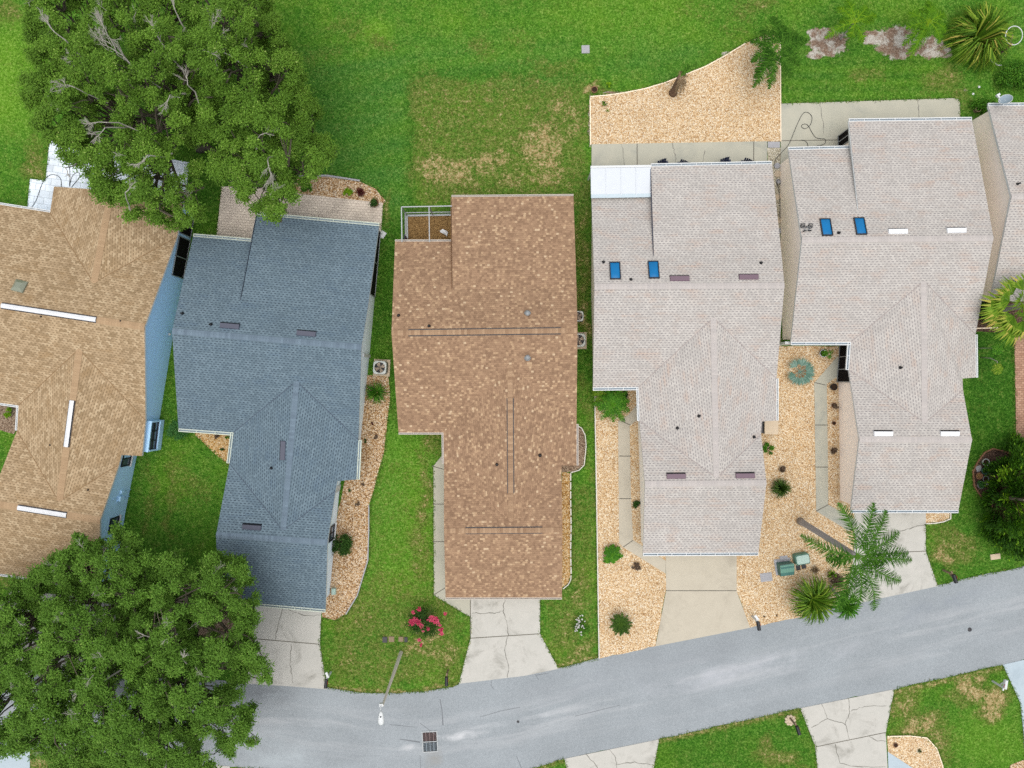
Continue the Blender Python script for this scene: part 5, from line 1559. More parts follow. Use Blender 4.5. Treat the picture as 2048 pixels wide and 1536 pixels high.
shrub('crape myrtle covered in clusters of pink flowers', (852, 1234), 1.25, 1.5, DKGREEN, 56, 26, 90, (.1, .06), name='flowering_bush', cat='bush',
      flowers=(PINK, [(838, 1219, .16), (826, 1225, .13), (824, 1244, .26), (836, 1245, .22), (842, 1250, .20), (830, 1240, .2), (864, 1238, .26), (872, 1241, .26), (880, 1250, .12), (856, 1258, .14), (882, 1260, .18), (884, 1268, .16), (890, 1228, .12), (838, 1280, .14), (842, 1290, .12), (846, 1262, .10)], 60, .10))
shrub('low plant dotted with little white flowers in the lawn', (1161, 1250), .62, .5, GREEN, 57, 12, 45, (.09, .045), name='flowering_bush', cat='bush',
      flowers=(WHITEF, [(1161 + random.gauss(0, 7), 1254 + random.gauss(0, 10), .05) for i in range(34)], 7, .075))
shrub('grey brown twiggy plant in the gravel near the curved path', (1272, 1133), .34, .35, BROWNT, 58, 10, 60, (.12, .03))
shrub('round light green shrub in the bed by the paver patio', (615, 378), .38, .4, GREEN, 59, 10, 70, (.08, .05))
shrub('lime green shrub in the bed by the paver patio', (697, 386), .34, .4, LIMEL, 60, 10, 70, (.08, .05))
tuft('dark red leaved plant in the bed by the paver patio', (722, 386), .32, .35, 90, MAROON, 61, .035)
shrub('green plant in the brown mulch by the tan roofed house corner', (22, 824), .36, .5, LIMEL, 62, 10, 60, (.09, .05))
shrub('small reddish brown plant in the triangular gravel bed', (437, 874), .22, .25, BROWNT, 63, 6, 40, (.09, .04))
shrub('small green plant in the triangular gravel bed', (446, 898), .16, .22, DKGREEN, 64, 5, 40, (.08, .04))
shrub('green plant tucked in the corner of the gutters', (459, 873), .2, .5, GREEN, 65, 6, 40, (.08, .04))
for i, (x, y, r, m, lb) in enumerate([(746, 847, .12, MAROON, 'tiny red plant highest in the winding brown gravel bed'), (754, 875, .2, BROWNT, 'brown spiky plant in the winding brown gravel bed'), (732, 882, .14, DKGREEN, 'small dark plant beside the gutter pipe in the winding gravel bed'), (727, 968, .14, BROWNT, 'little brown plant where the winding gravel bed bends'), (715, 1007, .18, BROWNT, 'small brown plant lowest in the upper part of the winding gravel bed'), (699, 980, .12, DKGREEN, 'little green plant close to the pale blue wall')]):
    shrub(lb, (x, y), r, .25, m, 70 + i, 5, 40, (.09, .035))
shrub('leafy green weed patch at the curved gravel edging', (1217, 172), .22, .3, LIMEL, 77, 6, 40, (.08, .05))
tuft('small cactus like plant in the curved gravel bed', (1209, 209), .22, .3, 14, PALM_F, 78, .07, tint=(.1, .5))
tuft('thin sparse plant in the curved gravel bed', (1214, 223), .16, .2, 10, PALM_F, 79, .03, tint=(.5, .9))
shrub('dense bright green shrubs by the satellite dish', (2022, 158), 1.3, 1.0, GREEN, 80, 30, 130, (.16, .06), rx=1.0, ry=.8)
shrub('low green ground plant in front of the beige house corner', (1962, 216), .9, .5, GREEN, 81, 22, 80, (.13, .07), rx=1.0, ry=.6)
shrub('dark leafy plant between the beige wall and the fan palm', (1967, 622), .95, .6, DKGREEN, 82, 22, 80, (.12, .06), rx=.7, ry=1.2)
tuft('dry brown clump beside the green utility cabinets', (1629, 1138), .28, .3, 60, DEADP, 83, .03)
tuft('curling yellow green plant under the tall palm fronds', (1660, 1146), .34, .5, 16, PALM_F, 84, .10, tint=(.4, .9))
shrub('tangled brown shrub behind the road edge palms', (1668, 1160), .55, .5, BROWNT, 85, 16, 80, (.14, .03))
tuft('dark small plant near the road edge palms', (1638, 1168), .2, .25, 40, SAGO, 86, .03)
for i, (x, y) in enumerate([(1529, 1232), (1553, 1231)]):
    shrub(('tiny brown weed in the gravel above the road', 'tiny dark weed in the gravel above the road, beside another')[i], (x, y), .1, .12, BROWNT, 87 + i, 3, 30, (.06, .03))
tuft('small thorny plant in the gravel bed across the road', (1838, 1501), .18, .2, 20, SAGO, 90, .03)

# saplings
def sapling(label, a, tip, z, bend, seed, mat):
    rng = np.random.default_rng(seed)
    b = P(*a); c = P(tip[0], tip[1], z)
    root = thing('sapling', b, label, 'sapling')
    mb = MB()
    mb.tube([b, b + (c - b) * .35 + Vector(bend) * .8, b + (c - b) * .7 + Vector(bend), c], [.035, .03, .026, .02], 6)
    mb.build('trunk', TWIG, root, True)
    lm = MB()
    for i in range(8):
        frond(lm, c, i * .8 + rng.random(), .42, .3, .5, .2, 8, rng, (.3, .9), .3, .1, .06)
    lm.build('crown', mat, root)
sapling('thin sapling with a small leafy top by the white gutter', (1950, 697), (1996, 698), 2.3, (.1, .05, 0), 91, PALM_G)
sapling('thin bending sapling with hardly any leaves', (1962, 715), (1996, 738), 1.7, (.15, .25, .2), 92, PALM_F)

# dark conifer at the right edge
def cypress():
    rng = np.random.default_rng(97)
    b = P(1985, 990)
    root = thing('cypress_tree', b, 'dense dark green tree with bright tips over the pot bed', 'tree')
    mb = MB()
    top = P(2048, 1000, 6.0)
    mb.tube([b, b + (top - b) * .5, top], [.2, .15, .05], 8)
    mb.build('trunk', BARK, root)
    cs, rad = [], []
    poly = [(1968, 1000), (1985, 960), (1972, 940), (2000, 915), (1990, 900), (2030, 880), (2110, 860), (2200, 960), (2150, 1100), (2060, 1130), (2030, 1105), (2010, 1120), (1990, 1080), (1965, 1055), (1985, 1030)]
    while len(cs) < 170:
        x, y = rng.uniform(1960, 2200), rng.uniform(860, 1130)
        if not in_poly(x, y, poly): continue
        e = edge_dist(x, y, poly) * S
        z = .6 + min(5.2, e * 2.2) * rng.uniform(.6, 1)
        cs.append(P(x, y, z)); rad.append(rng.uniform(.38, .66))
    br = MB()
    for c in cs:
        br.tube([b + (top - b) * min(.95, c.z / 6.5), c], [.03, .01], 4, cap=False)
    br.build('branch', SOIL, root)
    C = np.array([list(c) for c in cs])
    pos, d, nm, t, idx = clump_leaves(C, rad, 260, .16, .045, rng, flat=.7)
    out = (C - np.array(list((b + top) / 2)))[idx]
    d = d + out * .35
    leaf_mesh('crown', pos, d, nm, .2 * rng.uniform(.7, 1.3, len(pos)), .07, t + (rng.random(len(C)) < .22)[idx] * .35, CONIF, root)
cypress()

# ---- blades hanging over the edges of paving, beds and road
GRASSB = leaf_mat('grass_blade', [(0.0, rgb(62, 100, 26)), (0.5, rgb(92, 136, 44)), (0.85, rgb(128, 158, 66)), (1.0, rgb(176, 164, 104))], 0.2)
def grass_edges():
    rng = np.random.default_rng(99)
    up = lambda x0, x1: [(x, float(np.interp(x, [p[0] for p in UP], [p[1] for p in UP]))) for x in np.linspace(x0, x1, 12)]
    lo = lambda x0, x1: [(x, float(np.interp(x, [p[0] for p in LO], [p[1] for p in LO]))) for x in np.linspace(x0, x1, 12)]
    lines = [up(655, 917), up(1118, 1197), up(1876, 2060), lo(-40, 330), lo(470, 1128), lo(1319, 1600), lo(1789, 2004),
        [(644, 1240), (640, 1288), (654, 1376)], [(867, 932), (868, 1190), (941, 1234), (941, 1276), (918, 1366)], [(1080, 1197), (1080, 1267), (1117, 1336)], [(1187, 775), (1191, 1000), (1196, 1316)],
        [(1178, 289), (1177, 194)], [(1181, 192), (1215, 189), (1250, 184), (1290, 176), (1330, 164), (1370, 148), (1410, 132), (1450, 110), (1490, 86), (1530, 68), (1562, 72)], [(1563, 207), (1905, 196), (1918, 204), (1921, 240)], [(1851, 1048), (1851, 1103), (1875, 1172)], [(1902, 1018), (1900, 1040), (1880, 1047)],
        [(778, 752), (781, 800), (775, 850), (770, 905), (752, 970), (741, 1010), (741, 1060), (739, 1120), (718, 1190), (694, 1229), (670, 1241), (646, 1236)], [(462, 930), (445, 920), (415, 893), (392, 872)], [(443, 372), (433, 475)], [(598, 352), (655, 351), (720, 361), (752, 376), (774, 402), (768, 410), (763, 470)],
        [(99, 281), (92, 362), (61, 357), (55, 420)], [(379, 325), (368, 440)], [(1630, 1492), (1600, 1416)], [(1635, 1545), (1630, 1492)], [(1788, 1379), (1772, 1465), (1774, 1472), (1820, 1470), (1853, 1474), (1873, 1495), (1885, 1530)], [(2005, 1330), (2040, 1405), (2046, 1460), (2055, 1600)], [(1129, 1517), (1136, 1545)], [(1318, 1479), (1305, 1545)],
        [(1172, 860), (1174, 890), (1170, 932), (1144, 947), (1144, 1150), (1138, 1170), (1127, 1180)], [(2026, 665), (2030, 885)], [(1985, 895), (1960, 910), (1944, 940), (1945, 972), (1960, 996), (1986, 1017)]]
    C, D = [], []
    for L in lines:
        for a, b in zip(L[:-1], L[1:]):
            pa, pb = np.array(P(*a)), np.array(P(*b))
            n = int(np.linalg.norm(pb - pa) * 46)
            t = rng.random(n)[:, None]
            d = (pb - pa) / max(np.linalg.norm(pb - pa), 1e-6)
            nr = np.array([-d[1], d[0], 0])
            wob = np.sin((pa + (pb - pa) * t) @ np.array([3.1, 4.3, 0]))[:, None] * .03
            C.append(pa + (pb - pa) * t + nr * (rng.normal(size=(n, 1)) * .05 + wob) + np.array([0, 0, 1]) * rng.uniform(.03, .10, (n, 1)))
            D.append(rng.normal(size=(n, 3)) * [1, 1, .5] + [0, 0, .3])
    C = np.concatenate(C); D = np.concatenate(D)
    m = len(C)
    o = leaf_mesh('grass', C, D, rng.normal(size=(m, 3)) * .6 + [0, 0, 1], rng.uniform(.08, .17, m), rng.uniform(.02, .045, m), rng.random(m), GRASSB, None)
    tag(o, 'ragged grass blades creeping over the edges of paving and beds', 'grass', kind='stuff')
grass_edges()
# ---------------------------------------------------------------- objects in the gardens and the street
def air_con(label, px, z, rz=0.0, s=.84, pad=True):
    c = P(px[0], px[1], z); c.z = 0
    root = thing('air_conditioner', c, label, 'air conditioner', 'air conditioners beside the houses')
    h = z - .05
    n = 32
    def ring(k, zz, rd=None):
        out = []
        for i in range(n):
            a = 2 * math.pi * i / n + rz
            b = a - rz
            q = (abs(math.cos(b)) ** 5 + abs(math.sin(b)) ** 5) ** (-.2) if rd is None else rd
            out.append(c + Vector((math.cos(a) * k * q, math.sin(a) * k * q, zz)))
        return out
    mb = MB()
    prof = [ring(s / 2, .05), ring(s / 2, h - .04), ring(s / 2 - .03, h), ring(s * .40, h, 1.0), ring(s * .39, h - .06, 1.0)]
    vs = [v for r in prof for v in r]
    mb.add(vs, [(k * n + i, k * n + (i + 1) % n, (k + 1) * n + (i + 1) % n, (k + 1) * n + i) for k in range(len(prof) - 1) for i in range(n)])
    mb.build('casing', CASING, root)
    dk = MB(); dk.disc(c + Vector((0, 0, h - .25)), s * .39, n)
    dk.lathe(c, [(s * .392, h - .26), (s * .392, h - .05)], n)
    dk.build('fan_well', BLACK, root)
    fn = MB()
    for i in range(4):
        a = i * math.pi / 2 + .5 + rz
        f = Vector((math.cos(a), math.sin(a), 0)); t = Vector((-f.y, f.x, 0))
        o = c + Vector((0, 0, h - .14))
        fn.add([o + f * .06 - t * .05, o + f * s * .36 - t * .14, o + f * s * .37 + t * .10 + Vector((0, 0, .05)), o + f * .06 + t * .05 + Vector((0, 0, .03))], [(0, 1, 2, 3)])
    fn.lathe(c, [(.07, h - .16), (.07, h - .09), (.01, h - .08)], 12)
    fn.build('fan', FAN, root)
    gd = MB()
    for k in (.14, .22, .30, .37):
        gd.tube([c + Vector((math.cos(a) * s * k * 1.03, math.sin(a) * s * k * 1.03, h + .004)) for a in [2 * math.pi * i / 24 for i in range(25)]], .004, 3)
    for i in range(6):
        a = i * math.pi / 6
        q = Vector((math.cos(a), math.sin(a), 0)) * s * .40
        gd.tube([c - q + Vector((0, 0, h + .004)), c + q + Vector((0, 0, h + .004))], .005, 3)
    gd.build('fan_guard', DARKM, root)
    lv = MB()
    for i in range(9):
        zz = .1 + i * (h - .2) / 8
        vs = ring(s / 2 + .003, zz) + ring(s / 2 + .003, zz + .03)
        lv.add(vs, [(k, (k + 1) % n, n + (k + 1) % n, n + k) for k in range(n)])
    lv.build('louvre', BLACK, root)
    if pad:
        p = MB(); p.box(c + Vector((.02, 0, .035)), (s + .2, s + .22, .09), rz=rz); p.build('pad', BEIGE, root)
    return root
CASING = plain('casing_paint', rgb(206, 212, 208), .5, .4, var=.08)
air_con('square air conditioner with a round fan grille on a beige pad by gravel', (759, 735), .8, -.05)
air_con('smaller of the two air conditioners half under the brown roof eave', (1157, 632), .6, 0, .66, False)
air_con('larger of the two air conditioners half under the brown roof eave', (1158, 680), .75, 0, .84)

def slab_box():
    c = P(1543, 855, .7); c.z = 0
    root = thing('utility_cabinet', c, 'square cabinet with a flat beige slab lid by the white gutter', 'cabinet')
    mb = MB(); mb.box(c + Vector((0, 0, .32)), (.78, .78, .66)); mb.build('body', GREYM, root)
    t = MB(); t.box(c + Vector((0, 0, .68)), (.86, .86, .07)); t.build('lid', BEIGE, root)
    d = MB(); d.box(c + Vector((-.55, 0, .3)), (.12, .7, .6)); d.build('side_panel', DARKM, root)
slab_box()

def green_cabinet():
    c = P(1572, 1137, .5); c.z = 0
    root = thing('utility_cabinet', c, 'boxy green electrical cabinet with a sloped front in the gravel', 'cabinet')
    M = Matrix.Rotation(math.radians(8), 3, 'Z')
    mb = MB()
    prof = [(-.42, .02), (-.42, .62), (.18, .82), (.34, .82), (.34, .02)]   # (depth, height), front at minus
    w = .42
    vs = [c + M @ Vector((x, y, z)) for x in (-w, w) for y, z in prof]
    mb.add(vs, [tuple(range(5)), tuple(range(9, 4, -1)), (0, 5, 6, 1), (2, 7, 8, 3), (3, 8, 9, 4), (4, 9, 5, 0)])
    mb.build('body', TEAL_D, root)
    t = MB()
    t.add([c + M @ Vector((x, y, z + .012)) for x, y, z in ((-w - .02, -.20, .705), (w + .02, -.20, .705), (w + .02, .30, .835), (-w - .02, .30, .835), (-w - .02, -.20, .66), (w + .02, -.20, .66), (w + .02, .30, .79), (-w - .02, .30, .79))],
          [(0, 1, 2, 3), (4, 5, 1, 0), (5, 6, 2, 1), (6, 7, 3, 2), (7, 4, 0, 3)])
    t.add([vs[1] + Vector((0, 0, .004)), vs[6] + Vector((0, 0, .004)), vs[7] + Vector((0, 0, .004)), vs[2] + Vector((0, 0, .004))], [(0, 1, 2, 3)], 1)
    t.build('lid', [TEAL, TEAL_D], root)
    p = MB(); p.box(c + Vector((-.04, .03, .02)), (1.02, 1.0, .08), rz=math.radians(8)); p.build('pad', SLAB, root)
green_cabinet()
def round_cabinet():
    c = P(1604, 1118, .4); c.z = 0
    root = thing('utility_cabinet', c, 'low faded green cabinet with rounded corners in the gravel', 'cabinet')
    M = Matrix.Rotation(math.radians(10), 3, 'Z')
    def rr(w, d, r, z):
        out = []
        for cx, cy, a0 in ((w - r, d - r, 0), (-w + r, d - r, 90), (-w + r, -d + r, 180), (w - r, -d + r, 270)):
            for k in range(5):
                a = math.radians(a0 + k * 22.5)
                out.append(c + M @ Vector((cx + math.cos(a) * r, cy + math.sin(a) * r, z)))
        return out
    mb = MB()
    L = [rr(.46, .34, .12, .02), rr(.45, .33, .12, .5), rr(.41, .28, .12, .57)]
    vs = [v for l in L for v in l]
    n = 20
    mb.add(vs, [(k * n + i, k * n + (i + 1) % n, (k + 1) * n + (i + 1) % n, (k + 1) * n + i) for k in range(2) for i in range(n)])
    mb.build('body', TEAL, root)
    t = MB(); q = rr(.40, .27, .12, .575); t.add(q, [tuple(range(n))]); t.build('lid', TEAL_L, root)
round_cabinet()
def cover(label, px, w, d, mat, rz=0.0, z=.05, name='meter_cover', cat='cover', ribs=0):
    c = P(*px)
    root = thing(name, c, label, cat)
    mb = MB(); mb.box(c + Vector((0, 0, z / 2)), (w, d, z), rz=rz); mb.build('frame', mat, root)
    t = MB()
    t.box(c + Vector((0, 0, z + .006)), (w - .06, d - .06, .012), rz=rz)
    M = Matrix.Rotation(rz, 3, 'Z')
    for k in range(ribs):
        t.box(c + M @ Vector((0, (k + .5) / ribs * (d - .1) - (d - .1) / 2, 0)) + Vector((0, 0, z + .018)), (w - .1, .03, .012), rz=rz)
    t.build('lid', mat, root)
    return root
cover('black meter cover touching the faded green cabinet, nearer the boxy one', (1596, 1135), .27, .32, BLACK, .15)
cover('black meter cover touching the faded green cabinet, farther from the boxy one', (1607, 1132), .27, .32, BLACK, .15)
cover('grey concrete vault lid in the gravel below the green cabinets', (1532, 1154), .75, .55, SLAB, .13, .05, 'vault_cover', ribs=4)
cover('grey concrete vault lid behind the boxy green cabinet', (1567, 1116), .5, .3, SLAB, .13, .05, 'vault_cover')
cover('pale slab cover lying alone in the back lawn', (1171, 99), .5, .5, SLAB, .02, .05, 'vault_cover', ribs=3)
cover('beige slab cover in the lawn near the dark tree', (1990, 1113), .62, .34, BEIGE, .14, .06, 'vault_cover')
cover('dark brown meter cover at the end of the row in the lawn', (770, 1279), .3, .36, DARKM, 0)
cover('tan meter cover next to the dark brown one', (783, 1278), .34, .34, WOOD, 0)
cover('tan meter cover with a white dot', (802, 1278), .3, .3, WOOD, 0)
cover('black meter cover by the pink flowering bush', (812, 1279), .2, .32, BLACK, 0)
cover('small pale green meter box by the pale blue wall', (669, 1181), .26, .38, TEAL_L, 0, .3, 'meter_box', 'meter box')
cover('white splash block by the paver patio corner', (765, 469), .38, .42, WHITE, -.6, .05, 'splash_block', 'splash block')
cover('white block at the corner of the tan roofed house', (384, 433), .2, .3, WHITE, 0, .6, 'splash_block', 'block')

def mailbox(label, base, z, az, style='post', boxm=None, group='mailboxes along the road'):
    b = P(*base)
    root = thing('mailbox', b, label, 'mailbox', group)
    f = Vector((math.cos(az), math.sin(az), 0)); s = Vector((-f.y, f.x, 0))
    mat = boxm or BLACK
    # arched box reaching out over the kerb
    o = b + f * .18 + Vector((0, 0, z))
    mb = MB()
    w, L, h = .10, .52, .12
    prof = [(-w, 0), (-w, h)] + [(math.cos(a) * w, h + math.sin(a) * w) for a in [math.pi * (1 - k / 8) for k in range(1, 8)]] + [(w, h), (w, 0)]
    n = len(prof)
    vs = [o + f * x + s * y + Vector((0, 0, q)) for x in (-L * .35, L * .65) for y, q in prof]
    mb.add(vs, [(i, (i + 1) % n, n + (i + 1) % n, n + i) for i in range(n)] + [tuple(range(n))[::-1], tuple(range(n, 2 * n))])
    mb.build('box', mat, root)
    d = MB()
    d.box(o + f * (L * .65 + .01) + Vector((0, 0, h * .8)), (.02, .18, .19), rz=az)
    d.build('door', mat, root)
    fl = MB(); fl.box(o + s * (w + .012) + Vector((0, 0, h + .05)), (.22, .015, .05), rz=az); fl.build('flag', plain('red_flag_paint', rgb(150, 40, 36)), root)
    p = MB()
    pm = WHITE if style in ('white', 'cross') else WOOD
    p.box(b + Vector((0, 0, z / 2)), (.10, .10, z), rz=az)
    p.bar(b + Vector((0, 0, z - .05)) - f * .18, b + Vector((0, 0, z - .05)) + f * .45, .08, .08)
    p.bar(b + Vector((0, 0, z - .45)), b + f * .35 + Vector((0, 0, z - .08)), .06, .06)
    p.build('post', pm, root)
    if style == 'white':
        k = MB(); k.box(b - f * .22 + Vector((0, 0, z - .02)), (.36, .14, .05), rz=az + .5); k.build('newspaper_holder', WHITE, root)
    return root
mailbox('black mailbox on a white post at the corner of the blue roofed house driveway', (662, 1344), 1.15, math.radians(-96), 'white')
mailbox('black mailbox on a grey wooden post between the lamp post and a driveway', (896, 1340), 1.1, math.radians(-90))
mailbox('black mailbox with a white post in the gravel by the road', (1504, 1232), 1.1, math.radians(-80), 'white')
mailbox('black mailbox on a long wooden arm at the lawn edge', (1886, 1140), 1.1, math.radians(-72))
mailbox('black mailbox on a round stone ring in the lawn across the road', (1580, 1436), 1.1, math.radians(-72))
mailbox('white mailbox on a crossed white post beside the bluish driveway', (1985, 1362), 1.15, math.radians(80), 'cross', WHITE)
def ring_base():
    c = P(1580, 1440)
    root = thing('stone_ring', c, 'round pale stone slab round a mailbox post', 'stone ring')
    mb = MB()
    for i in range(9):
        a = i * 2 * math.pi / 9
        mb.lathe(c + Vector((math.cos(a) * .26, math.sin(a) * .26, 0)), [(.10, 0), (.10, .06), (.06, .09), (.005, .09)], 7)
    mb.lathe(c, [(.24, 0), (.24, .05), (.005, .05)], 14)
    mb.build('stones', BEIGE, root)
ring_base()

def street_lamp():
    b = P(802, 1305)
    top = P(765, 1411, 8.0)
    root = thing('street_lamp', b, 'concrete street lamp post with a white cobra head over the road', 'street lamp')
    mb = MB()
    n = 6
    pts = [b + (top - b) * (i / n) for i in range(n + 1)]
    mb.tube(pts, [.125 - .011 * i for i in range(n + 1)], 8)
    mb.build('post', plain('lamp_concrete', paint(206, 200, 188), .95, .1, var=.15, scale=3), root)
    h = P(762, 1436, 8.35)
    am = MB()
    t2 = top + Vector((-.05, 0, -.15))
    am.tube([t2, t2 + Vector((-.04, -.02, .25)), t2 + (h - t2) * .5 + Vector((0, 0, .2)), h + Vector((0, .35, .05))], .03, 6)
    am.box(t2 + Vector((-.02, 0, .05)), (.2, .16, .22))
    am.build('arm', WHITE, root)
    hd = MB()
    prof = [(-.34, .05, .03), (-.28, .10, .06), (-.1, .14, .08), (.1, .165, .09), (.26, .16, .08), (.34, .11, .05), (.37, .04, .02)]
    k = 10
    vs = []
    for y, w, q in prof:
        for i in range(k):
            a = 2 * math.pi * i / k
            vs.append(h + Vector((math.cos(a) * w, -y, math.sin(a) * q)))
    hd.add(vs, [(j * k + i, j * k + (i + 1) % k, (j + 1) * k + (i + 1) % k, (j + 1) * k + i) for j in range(len(prof) - 1) for i in range(k)] + [tuple(range(k))[::-1], tuple(range((len(prof) - 1) * k, len(prof) * k))])
    hd.build('lamp_head', WHITE, root, True)
    ph = MB(); ph.lathe(h + Vector((0, .1, .085)), [(.035, 0), (.035, .05), (.005, .06)], 10); ph.build('photocell', DARKM, root)
street_lamp()

def storm_drain():
    c = P(860, 1483)
    root = thing('storm_drain', c, 'rusty rectangular storm drain grate in the road', 'drain grate')
    M = Matrix.Rotation(math.radians(3), 3, 'Z')
    fr = MB()
    W, D = .94, 1.28
    z = .03
    fr.box(c + Vector((0, 0, z)), (W, .05, .03), M=M)
    for y in (-D / 2, D / 2): fr.box(c + M @ Vector((0, y, z + .002)), (W + .06, .06, .034), M=M)
    for x in (-W / 2, W / 2): fr.box(c + M @ Vector((x, 0, z)), (.06, D - .06, .03), M=M)
    fr.build('frame', GREYM, root)
    pit = MB(); pit.box(c + Vector((0, 0, .017)), (W, D, .014), M=M); pit.build('pit', SCREEN, root)
    rust = plain('rusty_iron', rgb(136, 118, 116), .8, .3, .2, .2, 10)
    for sgn, m in ((1, rust), (-1, plain('worn_iron', rgb(140, 152, 160), .7, .4, .3, .15, 10))):
        g = MB()
        for i in range(1, 4):
            g.box(c + M @ Vector((-W / 2 + W * i / 4, sgn * D / 4, z - .002)), (.035, D / 2 - .08, .02), M=M)
        for j in range(1, 9):
            g.box(c + M @ Vector((0, sgn * (.03 + (D / 2 - .06) * j / 9), z - .006)), (W - .06, .022, .016), M=M)
        g.build('grate', m, root)
storm_drain()

def enclosure():
    """aluminium screen cage over the mulch floor behind the brown roofed house"""
    c = P(850, 465)
    root = thing('screen_enclosure', c, 'aluminium framed screen enclosure behind the brown roofed house', 'screen cage')
    z = 2.5
    A, Bm, Cn = P(803, 414, z), P(903, 412, z), P(804, 484, z)
    mid0, mid1 = P(858, 413, z), P(859, 484, z)
    fr = MB()
    fr.bar(A, Bm, .06, .06); fr.bar(A, Cn, .06, .06); fr.bar(mid0, mid1, .05, .05)
    for p in (A, mid0, Bm):
        fr.bar(Vector((p.x, p.y, 0)), p, .06, .06, up=Vector((0, 1, 0)))
    g = lambda p: Vector((p.x, p.y, .04))
    fr.bar(Vector((A.x, A.y, .06)), Vector((Bm.x + .4, Bm.y, .06)), .12, .12)
    fr.bar(Vector((A.x, A.y, .06)), Vector((Cn.x, Cn.y, .06)), .12, .12)
    fr.bar(Vector((A.x, A.y, .9)), Vector((Cn.x, Cn.y, .9)), .05, .05)
    fr.bar(Vector((A.x, A.y, .9)), Vector((Bm.x + .4, Bm.y, .9)), .05, .05)
    fr.build('frame', GREYM, root)
    M = Mt('insect_screen', .9, .1)
    M.col(rgb(60, 64, 62))
    tr = M.n('BsdfTransparent'); mx = M.n('MixShader'); mx.inputs[0].default_value = .72
    M.nt.links.new(M.b.outputs[0], mx.inputs[1]); M.nt.links.new(tr.outputs[0], mx.inputs[2])
    M.nt.links.new(mx.outputs[0], M.nt.nodes['Material Output'].inputs[0])
    for a, b in ((A, Bm + Vector((.3, 0, 0))), (Cn, A)):
        s = MB(); s.add([Vector((a.x, a.y, .12)), Vector((b.x, b.y, .12)), Vector((b.x, b.y, z - .03)), Vector((a.x, a.y, z - .03))], [(0, 1, 2, 3)])
        s.build('screen', M.m, root)
    d = MB()
    q = Cn + (A - Cn) * .28
    d.bar(Vector((Cn.x + .05, Cn.y, .98)), Vector((q.x + .05, q.y, .98)), .05, 1.7)
    d.build('door', NAVY, root)
enclosure()
def bag():
    c = P(888, 465)
    root = thing('plastic_bag', c, 'crumpled white plastic sheet on the mulch inside the screen cage', 'plastic sheet')
    mb = MB()
    o = [(-.26, .09), (-.08, .2), (.2, .05), (.26, -.02), (.22, -.12), (.2, -.3), (.06, -.14), (-.2, -.02)]
    top = [c + Vector((x, y, .10 + .05 * ((i * 7) % 3))) for i, (x, y) in enumerate(o)]
    mb.add(top + [c + Vector((.02, -.02, .2))], [(i, (i + 1) % 8, 8) for i in range(8)])
    mb.add(top + [Vector((p.x, p.y, .03)) for p in top], [((i + 1) % 8, i, 8 + i, 8 + (i + 1) % 8) for i in range(8)])
    mb.build('sheet', VENT_W, root)
bag()

def pot(label, px, r, h, mat, fill=None, leaf=None, seed=1, lr=None, lh=.35):
    c = P(*px)
    root = thing('plant_pot', c, label, 'plant pot')
    mb = MB()
    mb.lathe(c, [(r * .72, 0), (r * .98, h * .85), (r * 1.08, h * .86), (r * 1.08, h), (r * .92, h), (r * .88, h * .8)], 18)
    mb.build('pot', mat, root, True)
    s = MB(); s.disc(c + Vector((0, 0, h * .82)), r * .9, 16); s.build('soil', fill or SOIL, root)
    if leaf:
        rng = np.random.default_rng(seed)
        cs = [(c.x + rng.normal() * r * .4, c.y + rng.normal() * r * .4, h + lh * rng.random()) for _ in range(7)]
        pos, d, nm, t, _ = clump_leaves(cs, [lr or r * .6] * 7, 40, .1, .05, rng)
        leaf_mesh('foliage', pos, d, nm, .12, .05, t, leaf, root)
    return root
pot('white pot of green leaves in the gravel by the porch screens', (1643, 707), .23, .35, WHITE, None, GREEN, 3, .2, .6)
pot('dark pot in a wire stand beside the angled path', (1664, 774), .2, .35, BLACK)
pot('brown pot highest of the three beside the long path', (1666, 811), .16, .22, TERRA, None, BROWNT, 4, .1, .15)
pot('reddish empty pot in the middle of the three beside the long path', (1666, 846), .12, .2, TERRA)
pot('pot with a dry brown plant lowest of the three beside the long path', (1665, 901), .15, .2, TERRA, None, BROWNT, 5, .16, .2)
pot('weathered ring planter in the gravel near the round grass plant', (1563, 938), .2, .2, WOOD, None, BROWNT, 6, .08, .1)
pot('brown pot on the bare soil at the corner of the gravel edging', (1188, 182), .19, .3, TERRA)
pot('round pot with a spiky plant on the paver patio corner', (751, 408), .24, .35, TERRA, None, DKGREEN, 7, .22, .2)
pot('low round green topped planter beside the straight path', (1272, 1007), .2, .15, WOOD, None, DKGREEN, 8, .14, .02)
pot('dark round pot under the gutter by the bright palm', (1249, 790), .18, .25, BLACK, None, DKGREEN, 9, .14, .05)
pot('stone urn by the beige house corner', (1950, 222), .17, .4, WOOD)
pot('small dark hole like pot in the gravel bed across the road', (1790, 1489), .14, .12, TERRA)
pot('white rimmed pot highest in the dark bed', (1967, 924), .22, .3, CASING, SOIL)
pot('green rimmed pot in the middle of the dark bed', (1965, 941), .2, .3, TEAL_D, SOIL, DKGREEN, 10, .1, .05)
pot('orange rimmed pot at the brick edging of the dark bed', (1954, 951), .2, .28, TERRA, MULCH, None)
pot('silver rimmed pot below the orange rimmed one', (1967, 957), .18, .28, GREYM, SOIL)
pot('pot with grey green leaves lowest in the dark bed', (1958, 969), .22, .26, GREYM, SOIL, HEDGE, 11, .2, .08)
cover('grey square stepping slab between the pots', (1957, 937), .36, .36, SLAB, .3, .04, 'stepping_slab', 'slab')
cover('small white block among the pots', (1973, 968), .13, .1, WHITE, .2, .15, 'stone_block', 'block')

